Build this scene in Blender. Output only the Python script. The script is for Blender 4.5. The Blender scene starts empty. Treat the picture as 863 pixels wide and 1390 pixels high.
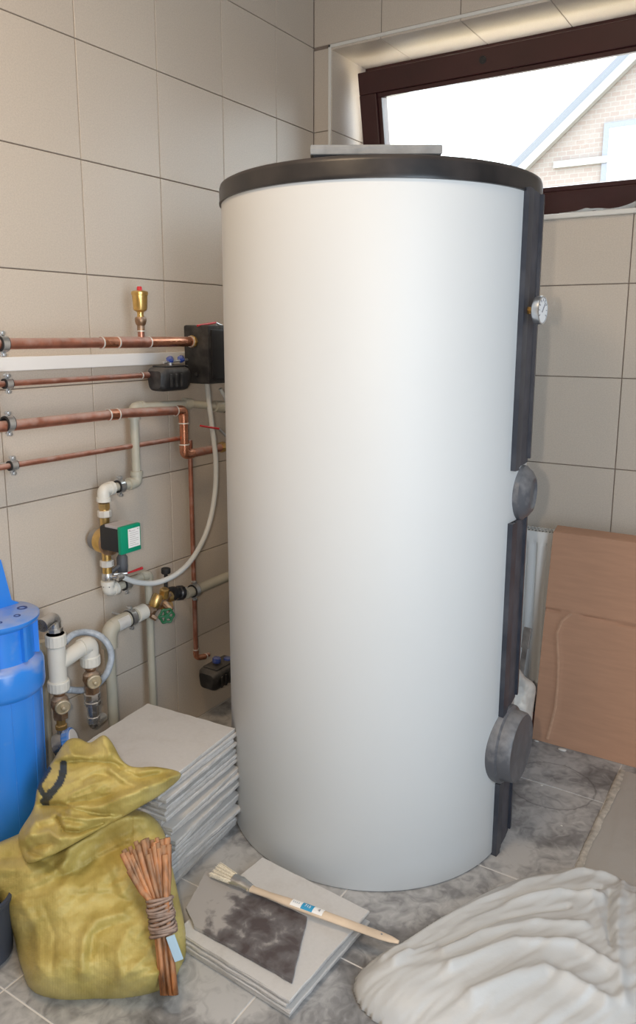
import bpy, bmesh, math, random
import numpy as np
from mathutils import Vector, Matrix, noise
R = math.radians
random.seed(7)
C = bpy.context.scene.collection
sc = bpy.context.scene

# ------------------------------------------------------------------ camera, world, lights, exposure
CAM = Vector((1.72334, -2.66841, 1.34314)); YAW, PIT, ROLL, F = -0.567317, -0.186488, 0.0022558, 1050.47
FW = Vector((math.sin(YAW)*math.cos(PIT), math.cos(YAW)*math.cos(PIT), math.sin(PIT)))
_r = Vector((math.cos(YAW), -math.sin(YAW), 0)); _u = _r.cross(FW)
RT = _r*math.cos(ROLL) + _u*math.sin(ROLL); UP = -_r*math.sin(ROLL) + _u*math.cos(ROLL)
cd = bpy.data.cameras.new('camera'); cam = bpy.data.objects.new('camera', cd); C.objects.link(cam)
M = Matrix((RT, UP, -FW)).transposed().to_4x4(); M.translation = CAM; cam.matrix_world = M
cd.sensor_fit = 'HORIZONTAL'; cd.sensor_width = 36; cd.lens = F*36/863
cd.shift_y = -45/863*1.0; cd.clip_start = 0.02
sc.camera = cam

w = bpy.data.worlds.new('overcast'); sc.world = w; w.use_nodes = True
bg = w.node_tree.nodes['Background']; bg.inputs[0].default_value = (0.86, 0.93, 1.0, 1); bg.inputs[1].default_value = 9.0

def area(name, loc, target, sx, sy, power, col):
    l = bpy.data.lights.new(name, 'AREA'); l.shape = 'RECTANGLE'; l.size = sx; l.size_y = sy; l.energy = power; l.color = col
    o = bpy.data.objects.new(name, l); C.objects.link(o); o.location = loc
    o.rotation_euler = (Vector(target)-Vector(loc)).to_track_quat('-Z', 'Y').to_euler(); return o
area('doorway_daylight', (2.58, -2.15, 1.15), (0.5, -1.2, 0.9), 1.1, 1.9, 47, (0.70, 0.85, 1.0))
area('ceiling_lamp_light', (0.9, -2.2, 2.62), (0.9, -1.9, 0), 0.5, 0.5, 16, (1.0, 0.74, 0.48))
fl = bpy.data.lights.new('camera_flash', 'AREA'); fl.shape = 'DISK'; fl.size = 0.035; fl.energy = 8.0; fl.color = (1.0, 0.86, 0.70)
flo = bpy.data.objects.new('camera_flash', fl); C.objects.link(flo)
Mf = M.copy(); Mf.translation = CAM - RT*0.09 + UP*0.02 + FW*0.05; flo.matrix_world = Mf

vs = sc.view_settings; vs.view_transform = 'Standard'; vs.look = 'None'; vs.gamma = 1; vs.use_curve_mapping = False; vs.exposure = 0.12
sc.cycles.max_bounces = 8

# ------------------------------------------------------------------ helpers
def P(px, py, ax, v):
    """point of the room seen at photo pixel (px,py) on the plane  axis ax = v"""
    d = FW + RT*((px-431.5)/F) - UP*((py-650)/F)
    return CAM + d*((v-CAM[ax])/d[ax])
def PX(px, py, v): return P(px, py, 0, v)
def PY(px, py, v): return P(px, py, 1, v)
def PZ(px, py, v): return P(px, py, 2, v)
def PD(px, py, D): return CAM + (FW + RT*((px-431.5)/F) - UP*((py-650)/F))*D

def thing(name, label, cat, loc=(0, 0, 0), group=None, kind=None):
    o = bpy.data.objects.new(name, None); C.objects.link(o); o.location = loc; o.empty_display_size = 0.05
    if label: o['label'] = label
    if cat: o['category'] = cat
    if group: o['group'] = group
    if kind: o['kind'] = kind
    return o
def obj(name, bm, mat, parent=None, smooth=None, label=None):
    me = bpy.data.meshes.new(name)
    if isinstance(bm, bmesh.types.BMesh):
        bmesh.ops.recalc_face_normals(bm, faces=bm.faces); bm.to_mesh(me); bm.free()
    else:
        me.from_pydata(bm[0], [], bm[1]); me.update()
    o = bpy.data.objects.new(name, me); C.objects.link(o)
    mats = mat if isinstance(mat, (list, tuple)) else [mat]
    for m in mats: me.materials.append(m)
    if smooth is not None:
        me.shade_smooth()
        if smooth > 0:
            try: me.set_sharp_from_angle(angle=R(smooth))
            except Exception: pass
    if parent is not None: setpar(o, parent)
    if label: o['label'] = label
    return o
def setpar(o, parent):
    o.parent = parent
    off = Vector(parent.location); pp = parent.parent
    off = Vector((0, 0, 0)); q = parent
    while q is not None: off += Vector(q.location); q = q.parent
    o.location = Vector(o.location) - off
def tag(o, label, cat, group=None, kind=None):
    o['label'] = label; o['category'] = cat
    if group: o['group'] = group
    if kind: o['kind'] = kind
    return o
def struct(o): o['kind'] = 'structure'; return o
def BM(): return bmesh.new()
def box(bm, a, b, bevel=0, rot=None, origin=None):
    a = Vector(a); b = Vector(b); r = bmesh.ops.create_cube(bm, size=1)
    vs = r['verts']
    for v in vs: v.co = Vector([(a[i]+b[i])/2 + v.co[i]*(b[i]-a[i]) for i in range(3)])
    if bevel:
        es = list({e for v in vs for e in v.link_edges})
        res = bmesh.ops.bevel(bm, geom=es, offset=bevel, segments=2, affect='EDGES', profile=.5); vs = list({v for f in res['faces'] for v in f.verts} | {v for v in vs if v.is_valid})
    if rot is not None:
        o = Vector(origin) if origin is not None else (a+b)/2
        for v in vs: v.co = rot @ (v.co-o) + o
    return vs
def frame_of(d):
    d = Vector(d).normalized(); a = Vector((0, 0, 1)) if abs(d.z) < .9 else Vector((1, 0, 0))
    x = d.cross(a).normalized(); return x, d.cross(x), d
def lathe(bm, prof, o, d, seg=20, caps=True):
    """prof: list of (radius, along)"""
    x, y, z = frame_of(d); o = Vector(o); rings = []
    for r, h in prof:
        rings.append([bm.verts.new(o + z*h + x*(r*math.cos(2*math.pi*k/seg)) + y*(r*math.sin(2*math.pi*k/seg))) for k in range(seg)])
    for a, b in zip(rings, rings[1:]):
        for k in range(seg): bm.faces.new((a[k], a[(k+1) % seg], b[(k+1) % seg], b[k]))
    if caps: bm.faces.new(rings[0][::-1]); bm.faces.new(rings[-1])
def cyl(bm, a, b, r, r2=None, seg=16):
    a = Vector(a); b = Vector(b); lathe(bm, [(r, 0), (r if r2 is None else r2, (b-a).length)], a, b-a, seg)
def hexn(bm, a, b, r): cyl(bm, a, b, r, None, 6)
def rounded(pts, bend, n=6):
    pts = [Vector(p) for p in pts]; out = [pts[0]]
    for i in range(1, len(pts)-1):
        p = pts[i]; a = (pts[i-1]-p); b = (pts[i+1]-p); d = min(bend, a.length*.49, b.length*.49)
        A = p+a.normalized()*d; B = p+b.normalized()*d
        for k in range(n+1):
            t = k/n; out.append(A*(1-t)**2 + p*2*t*(1-t) + B*t*t)
    out.append(pts[-1]); return out
def tube(bm, pts, r, seg=14, bend=0, caps=True):
    if bend: pts = rounded(pts, bend)
    pts = [Vector(p) for p in pts]; n = len(pts)
    x = None; rings = []
    for i in range(n):
        d = (pts[min(i+1, n-1)]-pts[max(i-1, 0)]).normalized()
        if x is None: x = frame_of(d)[0]
        x = (x - d*x.dot(d)).normalized(); y = d.cross(x)
        rr = r[i] if isinstance(r, (list, tuple)) else r
        rings.append([bm.verts.new(pts[i] + x*(rr*math.cos(2*math.pi*k/seg)) + y*(rr*math.sin(2*math.pi*k/seg))) for k in range(seg)])
    for a, b in zip(rings, rings[1:]):
        for k in range(seg): bm.faces.new((a[k], a[(k+1) % seg], b[(k+1) % seg], b[k]))
    if caps: bm.faces.new(rings[0][::-1]); bm.faces.new(rings[-1])
def spline(pts, n=10):
    pts = [Vector(p) for p in pts]; q = [pts[0]*2-pts[1]] + pts + [pts[-1]*2-pts[-2]]; out = []
    for i in range(1, len(q)-2):
        for k in range(n):
            t = k/n; a, b, c, d = q[i-1:i+3]
            out.append(.5*((2*b)+(c-a)*t+(2*a-5*b+4*c-d)*t*t+(3*b-a-3*c+d)*t**3))
    out.append(pts[-1]); return out
def one(fn, *a, **k):
    bm = BM(); fn(bm, *a, **k); return bm

# ------------------------------------------------------------------ materials
def mat(name, col, rough=.5, metal=0, var=.0, vscale=8, bump=0, bscale=60, rnd=0, dust=None, dustamt=.5, dlo=.45, dscale=12, coat=0, spec=None, stretch=None):
    m = bpy.data.materials.new(name); m.use_nodes = True; nt = m.node_tree; N = nt.nodes; L = nt.links
    b = N['Principled BSDF']; b.inputs['Roughness'].default_value = rough; b.inputs['Metallic'].default_value = metal
    if coat: b.inputs['Coat Weight'].default_value = coat; b.inputs['Coat Roughness'].default_value = .2
    if spec is not None: b.inputs['Specular IOR Level'].default_value = spec
    tc = N.new('ShaderNodeTexCoord'); vec = tc.outputs['Object']
    if stretch:
        mp = N.new('ShaderNodeMapping'); mp.inputs['Scale'].default_value = stretch; L.new(vec, mp.inputs[0]); vec = mp.outputs[0]
    base = N.new('ShaderNodeRGB'); base.outputs[0].default_value = (*col, 1); out = base.outputs[0]
    def noise_(scale, det=4):
        n = N.new('ShaderNodeTexNoise'); n.inputs['Scale'].default_value = scale; n.inputs['Detail'].default_value = det; L.new(vec, n.inputs['Vector']); return n
    if var:
        n = noise_(vscale); r = N.new('ShaderNodeMapRange'); r.inputs[1].default_value = .3; r.inputs[2].default_value = .7
        r.inputs[3].default_value = 1-var; r.inputs[4].default_value = 1+var; L.new(n.outputs[0], r.inputs[0])
        mx = N.new('ShaderNodeMix'); mx.data_type = 'RGBA'; mx.blend_type = 'MULTIPLY'; mx.inputs[0].default_value = 1
        L.new(out, mx.inputs[6]); L.new(r.outputs[0], mx.inputs[7]); out = mx.outputs[2]
    if rnd:
        oi = N.new('ShaderNodeObjectInfo'); r = N.new('ShaderNodeMapRange'); r.inputs[3].default_value = 1-rnd; r.inputs[4].default_value = 1+rnd
        L.new(oi.outputs['Random'], r.inputs[0]); mx = N.new('ShaderNodeMix'); mx.data_type = 'RGBA'; mx.blend_type = 'MULTIPLY'; mx.inputs[0].default_value = 1
        L.new(out, mx.inputs[6]); L.new(r.outputs[0], mx.inputs[7]); out = mx.outputs[2]
    if dust:
        n = noise_(dscale, 6); g = N.new('ShaderNodeNewGeometry'); sx = N.new('ShaderNodeSeparateXYZ'); L.new(g.outputs['Normal'], sx.inputs[0])
        a = N.new('ShaderNodeMath'); a.operation = 'MULTIPLY_ADD'; a.inputs[1].default_value = .45; L.new(sx.outputs[2], a.inputs[0]); L.new(n.outputs[0], a.inputs[2])
        r = N.new('ShaderNodeMapRange'); r.inputs[1].default_value = dlo; r.inputs[2].default_value = dlo+.5; r.inputs[4].default_value = dustamt; L.new(a.outputs[0], r.inputs[0])
        mx = N.new('ShaderNodeMix'); mx.data_type = 'RGBA'; L.new(r.outputs[0], mx.inputs[0]); L.new(out, mx.inputs[6]); mx.inputs[7].default_value = (*dust, 1); out = mx.outputs[2]
        if metal:
            q = N.new('ShaderNodeMapRange'); q.inputs[3].default_value = metal; q.inputs[4].default_value = 0; L.new(r.outputs[0], q.inputs[0]); L.new(q.outputs[0], b.inputs['Metallic'])
        q = N.new('ShaderNodeMapRange'); q.inputs[3].default_value = rough; q.inputs[4].default_value = .85; L.new(r.outputs[0], q.inputs[0]); L.new(q.outputs[0], b.inputs['Roughness'])
    L.new(out, b.inputs['Base Color'])
    if bump:
        n = noise_(bscale, 5); bp = N.new('ShaderNodeBump'); bp.inputs['Strength'].default_value = bump; bp.inputs['Distance'].default_value = .002
        L.new(n.outputs[0], bp.inputs['Height']); L.new(bp.outputs[0], b.inputs['Normal'])
    return m
DU = (.50, .47, .43)
m_tile = mat('wall tile ceramic', (.61, .54, .465), .42, var=.07, vscale=260, rnd=.025, bump=.05, bscale=180)
m_grout = mat('grout', (.27, .215, .18), .9, var=.2, vscale=30)
m_fgrout = mat('pale floor grout', (.72, .70, .68), .9)
m_plaster = mat('plaster', (.46, .45, .43), .9)
m_trim = mat('white tile trim', (.78, .77, .73), .35)
m_shell = mat('tank jacket pale grey', (.66, .68, .69), .5, var=.012, vscale=3, bump=.02, bscale=6)
m_rim = mat('black plastic rim', (.016, .016, .018), .33, dust=(.16, .13, .12), dustamt=.3, dscale=9, bump=.15, bscale=30)
m_strip = mat('dark blue grey plastic', (.03, .035, .05), .35, dust=(.3, .3, .32), dustamt=.25)
m_strip2 = mat('grey plastic strip', (.085, .085, .10), .6, var=.2, vscale=20, spec=.2)
m_cover = mat('charcoal plastic cover', (.095, .10, .115), .36, dust=(.40, .40, .41), dustamt=.38, dscale=60)
m_copper = mat('dusty copper', (.52, .22, .15), .36, .85, var=.2, vscale=25, dust=(.50, .40, .37), dustamt=.8, dscale=40, bump=.1)
m_copperb = mat('bright copper fitting', (.68, .29, .17), .25, .95, var=.15, vscale=30, dust=(.5, .38, .33), dustamt=.3, dscale=40)
m_solder = mat('solder', (.78, .75, .70), .45, .3)
m_brass = mat('brass', (.72, .47, .16), .28, .9, var=.15, vscale=40, dust=DU, dustamt=.25)
m_bronze = mat('aged bronze', (.36, .22, .13), .38, .75, var=.3, vscale=60, dust=DU, dustamt=.5, dscale=50)
m_steel = mat('galvanised steel', (.66, .68, .70), .3, .9, var=.12, vscale=60)
m_chrome = mat('chrome', (.62, .61, .60), .2, .95, dust=DU, dustamt=.45, dscale=50)
m_rubber = mat('black rubber', (.02, .02, .022), .6)
m_ppr = mat('cream plastic pipe', (.47, .455, .38), .38, var=.05, vscale=20, dust=(.50, .48, .44), dustamt=.35, dscale=30)
m_pprw = mat('white plastic fitting', (.74, .73, .68), .35, var=.04, vscale=20)
m_hose = mat('pale plastic hose', (.66, .69, .70), .35)
m_chose = mat('clear braided hose', (.42, .48, .56), .25, var=.15, vscale=90)
m_duct = mat('white cable duct', (.86, .86, .85), .4)
m_black = mat('black pump casing', (.016, .016, .018), .45, dust=(.14, .135, .13), dustamt=.75, dscale=25, bump=.3, bscale=80)
m_bluecap = mat('dark blue plastic', (.03, .07, .35), .35, dust=(.4, .42, .5), dustamt=.4, dscale=60)
m_red = mat('red plastic', (.62, .03, .04), .4)
m_green = mat('green pump face', (.0, .30, .17), .35)
m_dgreen = mat('dark green wheel', (.02, .14, .06), .5)
m_label = mat('white paper label', (.93, .93, .93), .5)
m_ink = mat('label ink', (.25, .25, .27), .6)
m_blueink = mat('blue label ink', (.03, .33, .60), .5)
m_motor = mat('grey pump motor', (.20, .20, .21), .45, .2, dust=DU, dustamt=.4)
m_blue = mat('blue filter plastic', (.03, .25, .83), .28, coat=.3, dust=(.50, .50, .58), dustamt=.75, dscale=14, dlo=.60)
m_stile = mat('spare tile glaze', (.50, .48, .46), .5, var=.09, vscale=120, rnd=.07, bump=.08, dust=(.64, .64, .64), dustamt=.7, dscale=16)
m_card = mat('brown cardboard', (.50, .285, .185), .85, var=.05, vscale=10, bump=.1, bscale=40, stretch=(1, 1, 8))
m_cardp = mat('paler creased cardboard', (.55, .335, .225), .9, var=.1, vscale=60)
m_rad = mat('white radiator enamel', (.84, .84, .82), .3)
m_wood = mat('pale wood handle', (.70, .56, .42), .5, var=.12, vscale=14, stretch=(1, 1, 1))
m_brist = mat('cream bristles', (.85, .79, .66), .8, var=.2, vscale=300)
m_maho = mat('mahogany window frame', (.050, .012, .012), .35, coat=.25, var=.15, vscale=6)
m_cloud = mat('dull aluminium', (.5, .5, .5), .4, .6)
m_twine = mat('rusty wire binding', (.22, .14, .10), .8, var=.5, vscale=50, dust=(.5, .4, .35), dustamt=.6, dscale=60)
m_trowel = mat('dirty steel', (.38, .34, .31), .5, .6, var=.35, vscale=30)
m_rag = mat('plaster-crusted sacking', (.68, .66, .62), .9, var=.2, vscale=25, bump=.6, bscale=60)
m_brown = mat('reddish brown timber', (.22, .08, .05), .7)

# twig material: orange-brown bark with streaks
m_twig = mat('peeled willow twigs', (.30, .115, .04), .45, var=.75, vscale=55, rnd=.5, bump=.5, bscale=150, stretch=(1, 1, .2), dust=(.50, .34, .22), dustamt=.55, dscale=90)
m_twigend = mat('cut twig end', (.50, .33, .22), .8)

def glass_mat():
    m = bpy.data.materials.new('window glass'); m.use_nodes = True; nt = m.node_tree; N = nt.nodes; L = nt.links
    out = N['Material Output']; N.remove(N['Principled BSDF'])
    t = N.new('ShaderNodeBsdfTransparent'); t.inputs[0].default_value = (.93, .95, .94, 1); g = N.new('ShaderNodeBsdfGlossy'); g.inputs['Roughness'].default_value = .02
    fr = N.new('ShaderNodeFresnel'); fr.inputs[0].default_value = 1.45; mx = N.new('ShaderNodeMixShader')
    L.new(fr.outputs[0], mx.inputs[0]); L.new(t.outputs[0], mx.inputs[1]); L.new(g.outputs[0], mx.inputs[2]); L.new(mx.outputs[0], out.inputs[0]); return m
m_glass = glass_mat()

def floor_mat():
    m = mat('dusty slate floor tile', (.22, .21, .21), .55, rnd=.06, bump=.15, bscale=40); nt = m.node_tree; N = nt.nodes; L = nt.links; b = N['Principled BSDF']
    g = N.new('ShaderNodeNewGeometry'); pos = g.outputs['Position']
    def no(s, d, dist=0):
        n = N.new('ShaderNodeTexNoise'); n.inputs['Scale'].default_value = s; n.inputs['Detail'].default_value = d; n.inputs['Distortion'].default_value = dist; L.new(pos, n.inputs['Vector']); return n
    n1 = no(4.5, 9, 1.0); n2 = no(26, 8, 1.5)
    a = N.new('ShaderNodeMath'); a.operation = 'MULTIPLY_ADD'; a.inputs[1].default_value = .45; L.new(n2.outputs[0], a.inputs[0]); L.new(n1.outputs[0], a.inputs[2])
    cr = N.new('ShaderNodeValToRGB'); e = cr.color_ramp.elements
    e[0].position = .48; e[0].color = (.12, .118, .122, 1); e[1].position = .86; e[1].color = (.50, .50, .50, 1)
    x = cr.color_ramp.elements.new(.66); x.color = (.25, .25, .255, 1); x = cr.color_ramp.elements.new(.74); x.color = (.36, .36, .365, 1)
    L.new(a.outputs[0], cr.inputs[0]); out = cr.outputs[0]
    # ring left by a pot in the dust near the carton
    vm = N.new('ShaderNodeVectorMath'); vm.operation = 'DISTANCE'; L.new(pos, vm.inputs[0]); vm.inputs[1].default_value = (1.175, -.49, 0)
    ad = N.new('ShaderNodeMath'); ad.operation = 'MULTIPLY_ADD'; ad.inputs[1].default_value = .02; L.new(n2.outputs[0], ad.inputs[0]); L.new(vm.outputs['Value'], ad.inputs[2])
    sb = N.new('ShaderNodeMath'); sb.operation = 'SUBTRACT'; sb.inputs[1].default_value = .135; L.new(ad.outputs[0], sb.inputs[0])
    ab = N.new('ShaderNodeMath'); ab.operation = 'ABSOLUTE'; L.new(sb.outputs[0], ab.inputs[0])
    mr = N.new('ShaderNodeMapRange'); mr.inputs[1].default_value = 0; mr.inputs[2].default_value = .004; mr.inputs[3].default_value = .55; mr.inputs[4].default_value = 0; L.new(ab.outputs[0], mr.inputs[0])
    mx = N.new('ShaderNodeMix'); mx.data_type = 'RGBA'; L.new(mr.outputs[0], mx.inputs[0]); L.new(out, mx.inputs[6]); mx.inputs[7].default_value = (.07, .07, .075, 1)
    L.new(mx.outputs[2], b.inputs['Base Color']); return m
m_floor = floor_mat()

def dirty_tile():
    m = mat('dark soiled tile', (.10, .08, .08), .35, bump=.2, bscale=60); nt = m.node_tree; N = nt.nodes; L = nt.links; b = N['Principled BSDF']
    g = N.new('ShaderNodeNewGeometry'); pos = g.outputs['Position']
    n = N.new('ShaderNodeTexNoise'); n.inputs['Scale'].default_value = 14; n.inputs['Detail'].default_value = 9; n.inputs['Distortion'].default_value = .35; L.new(pos, n.inputs['Vector'])
    s = N.new('ShaderNodeSeparateXYZ'); L.new(pos, s.inputs[0])
    a = N.new('ShaderNodeMath'); a.operation = 'MULTIPLY_ADD'; a.inputs[1].default_value = -7; a.inputs[2].default_value = 5.28; L.new(s.outputs[0], a.inputs[0])
    ad = N.new('ShaderNodeMath'); ad.operation = 'ADD'; n.inputs['Scale'].default_value = 24; L.new(a.outputs[0], ad.inputs[0]); nn2 = N.new('ShaderNodeMath'); nn2.operation = 'MULTIPLY_ADD'; nn2.inputs[1].default_value = 1.8; nn2.inputs[2].default_value = -.42; L.new(n.outputs[0], nn2.inputs[0]); L.new(nn2.outputs[0], ad.inputs[1]); a.use_clamp = True
    cr = N.new('ShaderNodeValToRGB'); e = cr.color_ramp.elements; e[0].position = .30; e[0].color = (.085, .068, .07, 1); e[1].position = .85; e[1].color = (.42, .40, .39, 1)
    x = e.new(.62) if hasattr(e, 'new') else None
    if x: x.color = (.16, .15, .155, 1)
    L.new(ad.outputs[0], cr.inputs[0]); L.new(cr.outputs[0], b.inputs['Base Color']); return m
m_dirty = dirty_tile()

def film_mat(name, col, alpha):
    m = bpy.data.materials.new(name); m.use_nodes = True; nt = m.node_tree; N = nt.nodes; L = nt.links; b = N['Principled BSDF']
    b.inputs['Base Color'].default_value = (*col, 1); b.inputs['Roughness'].default_value = .42; b.inputs['Alpha'].default_value = alpha
    n = N.new('ShaderNodeTexNoise'); n.inputs['Scale'].default_value = 30; n.inputs['Detail'].default_value = 6
    tc = N.new('ShaderNodeTexCoord'); L.new(tc.outputs['Object'], n.inputs['Vector'])
    bp = N.new('ShaderNodeBump'); bp.inputs['Strength'].default_value = .35; bp.inputs['Distance'].default_value = .004; L.new(n.outputs[0], bp.inputs['Height']); L.new(bp.outputs[0], b.inputs['Normal'])
    return m
m_film = film_mat('milky plastic film', (.62, .625, .62), .90)
m_ffilm = film_mat('dusty plastic floor film', (.54, .52, .49), .78)
m_ffold = mat('folded film edge with dried mortar', (.50, .475, .43), .7, var=.25, vscale=60, bump=.5, bscale=90)

def sack_mat():
    m = bpy.data.materials.new('yellow woven sack'); m.use_nodes = True; nt = m.node_tree; N = nt.nodes; L = nt.links; b = N['Principled BSDF']
    b.inputs['Roughness'].default_value = .42; tc = N.new('ShaderNodeTexCoord'); uv = tc.outputs['UV']
    n = N.new('ShaderNodeTexNoise'); n.inputs['Scale'].default_value = 5; n.inputs['Detail'].default_value = 7; L.new(uv, n.inputs['Vector'])
    cr = N.new('ShaderNodeValToRGB'); e = cr.color_ramp.elements; e[0].position = .33; e[0].color = (.42, .33, .085, 1); e[1].position = .62; e[1].color = (.60, .49, .165, 1)
    L.new(n.outputs[0], cr.inputs[0])
    at = N.new('ShaderNodeAttribute'); at.attribute_name = 'stripe'
    mx = N.new('ShaderNodeMix'); mx.data_type = 'RGBA'; L.new(at.outputs['Fac'], mx.inputs[0]); L.new(cr.outputs[0], mx.inputs[6]); mx.inputs[7].default_value = (.045, .055, .06, 1)
    L.new(mx.outputs[2], b.inputs['Base Color'])
    wv = N.new('ShaderNodeTexWave'); wv.inputs['Scale'].default_value = 45; wv.inputs['Distortion'].default_value = 1; L.new(uv, wv.inputs['Vector'])
    n2 = N.new('ShaderNodeTexNoise'); n2.inputs['Scale'].default_value = 22; n2.inputs['Detail'].default_value = 6; L.new(uv, n2.inputs['Vector'])
    ad = N.new('ShaderNodeMath'); ad.operation = 'MULTIPLY_ADD'; ad.inputs[1].default_value = .12; L.new(wv.outputs[0], ad.inputs[0]); L.new(n2.outputs[0], ad.inputs[2])
    bp = N.new('ShaderNodeBump'); bp.inputs['Strength'].default_value = .6; bp.inputs['Distance'].default_value = .004; L.new(ad.outputs[0], bp.inputs['Height']); L.new(bp.outputs[0], b.inputs['Normal'])
    return m
m_sack = sack_mat()

# ------------------------------------------------------------------ room shell
T, J, OY, OX = .3023, .0028, .2458, .2866      # tile pitch, joint, first joint from the corner on the left / back wall
TH = .3
def tile_mesh(name, w, h, d, bev=.0012):
    bm = BM(); box(bm, (0, 0, 0), (w, h, d)); top = [f for f in bm.faces if f.normal.z > .9 or f.calc_center_median().z > d*.99]
    es = list({e for f in top for e in f.edges}); bmesh.ops.bevel(bm, geom=es, offset=bev, segments=1, affect='EDGES')
    bmesh.ops.recalc_face_normals(bm, faces=bm.faces)
    me = bpy.data.meshes.new(name); bm.to_mesh(me); bm.free(); me.materials.append(m_tile); return me
_tm = {}
def put_tile(parent, origin, ux, uy, w, h, name='wall_tile', d=.008, material=None, key=''):
    k = (round(w, 4), round(h, 4), d, key)
    if k not in _tm:
        _tm[k] = tile_mesh(name, w, h, d)
        if material: _tm[k].materials[0] = material
    o = bpy.data.objects.new(name, _tm[k]); C.objects.link(o)
    ux = Vector(ux); uy = Vector(uy); n = ux.cross(uy)
    Mx = Matrix((ux, uy, n)).transposed().to_4x4(); Mx.translation = Vector(origin) - Vector(parent.location)
    o.parent = parent; o.matrix_local = Mx; return o
WX0, WX1, WZ0, WZ1, WD = .076, 1.32, 1.716, 2.389, .26
# left wall
wl = struct(obj('wall_left', one(box, (-.15, -4.3, -.1), (-.0068, .0, 2.7)), m_grout))
ys = [0, -OY] + [-(OY+k*T) for k in range(1, 13)]
for i in range(len(ys)-1):
    for r in range(9):
        o = put_tile(wl, (0, 0, 0), (0, 1, 0), (0, 0, 1), ys[i]-ys[i+1]-J, TH-J)
        Mx = Matrix(((0, 0, 1), (1, 0, 0), (0, 1, 0))).to_4x4(); Mx.translation = Vector((-.008, ys[i+1]+J/2, r*TH+J/2)); o.matrix_local = Mx
# back wall with the window opening
bm = BM()
box(bm, (-.15, .0068, -.1), (2.75, .3, WZ0)); box(bm, (-.15, .0068, WZ1), (2.75, .3, 2.75))
box(bm, (-.15, .0068, WZ0), (WX0, .3, WZ1)); box(bm, (WX1, .0068, WZ0), (2.75, .3, WZ1))
wb = struct(obj('wall_back', bm, m_grout))
xs = [0.0, OX] + [OX+k*T for k in range(1, 8)]
def back_piece(x0, x1, z0, z1):
    if x1-x0 < .01 or z1-z0 < .01: return
    o = put_tile(wb, (0, 0, 0), (1, 0, 0), (0, 0, 1), x1-x0, z1-z0)
    Mx = Matrix(((1, 0, 0), (0, 0, -1), (0, 1, 0))).to_4x4(); Mx.translation = Vector((x0, .008, z0)); o.matrix_local = Mx
for i in range(len(xs)-1):
    for r in range(9):
        x0, x1, z0, z1 = xs[i]+J/2, xs[i+1]-J/2, r*TH+J/2, (r+1)*TH-J/2
        if x1 <= WX0 or x0 >= WX1 or z1 <= WZ0 or z0 >= WZ1: back_piece(x0, x1, z0, z1); continue
        if z0 < WZ0: back_piece(x0, x1, z0, WZ0-.004)
        if z1 > WZ1: back_piece(x0, x1, WZ1+.004, z1)
        a, b = max(z0, WZ0), min(z1, WZ1)
        if x0 < WX0: back_piece(x0, min(x1, WX0-.004), a, b)
        if x1 > WX1: back_piece(max(x0, WX1+.004), x1, a, b)
# window reveal tiles (parts of the back wall)
for a, b in ((0, .285), (.285, .59), (.59, .895), (.895, WX1)):
    x0 = max(a, WX0)+.001; x1 = b-.002
    o = put_tile(wb, (0, 0, 0), (1, 0, 0), (0, 1, 0), x1-x0, WD-.004, 'reveal_tile')
    Mx = Matrix(((1, 0, 0), (0, -1, 0), (0, 0, -1))).to_4x4(); Mx.translation = Vector((x0, WD-.002, WZ1+.0005)); o.matrix_local = Mx
for a, b in ((WZ0, 2.1), (2.1, WZ1)):
    for side in (0, 1):
        o = put_tile(wb, (0, 0, 0), (1, 0, 0), (0, 1, 0), WD-.004, b-a-.003, 'reveal_tile')
        if side == 0: Mx = Matrix(((0, 0, 1), (-1, 0, 0), (0, 1, 0))).to_4x4(); Mx = Matrix(((0, 0, 1), (1, 0, 0), (0, 1, 0))).to_4x4(); Mx.translation = Vector((WX0-.004, .002, a+.0015))
        else: Mx = Matrix(((0, 0, -1), (-1, 0, 0), (0, 1, 0))).to_4x4(); Mx.translation = Vector((WX1+.004, WD-.002, a+.0015))
        o.matrix_local = Mx
# trim round the opening
bm = BM(); q = .011
box(bm, (WX0-q, -.003, WZ0), (WX0, .012, WZ1+q), .002); box(bm, (WX0-q, -.003, WZ1), (WX1+q, .012, WZ1+q), .002); box(bm, (WX1, -.003, WZ0), (WX1+q, .012, WZ1+q), .002)
struct(obj('trim_1', bm, m_trim))
# floor
fl_ = struct(obj('floor', one(box, (-.15, -4.3, -.15), (2.75, .3, -.0015)), m_fgrout))
FT = .45; FX = [1.3315-3*FT+k*FT for k in range(7)]; FY = [-.05-0, -.5, -.95] + [-.95-FT*k for k in range(1, 4)]
FX = [0.0] + [x for x in FX if x > .02]; FY = [0.0] + FY[1:]
for i in range(len(FX)-1):
    for k in range(len(FY)-1):
        x0, x1, y1, y0 = FX[i]+.0019, FX[i+1]-.0019, FY[k]-.0019, FY[k+1]+.0019
        if x1 > 2.6: x1 = 2.6
        if x1-x0 < .02: continue
        o = put_tile(fl_, (x0, y0, -.008), (1, 0, 0), (0, 1, 0), x1-x0, y1-y0, 'floor_tile', .008, m_floor, 'f')
        for p_ in o.data.materials: pass
struct(obj('wall_right', one(box, (2.62, -4.3, -.1), (2.75, .0068, 2.75)), m_plaster))
struct(obj('wall_front', one(box, (-.15, -4.3, -.1), (2.75, -4.18, 2.75)), m_plaster))
struct(obj('ceiling', one(box, (-.15, -4.3, 2.7), (2.75, .3, 2.82)), m_plaster))

# window sill
bm = BM(); box(bm, (.9, -.018, WZ0-.004), (WX1+.05, WD, WZ0+.012), .003); box(bm, (WX0, -.004, WZ0-.012), (.9, WD, WZ0+.004), .002)
struct(obj('trim_2', bm, m_trim))

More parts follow.
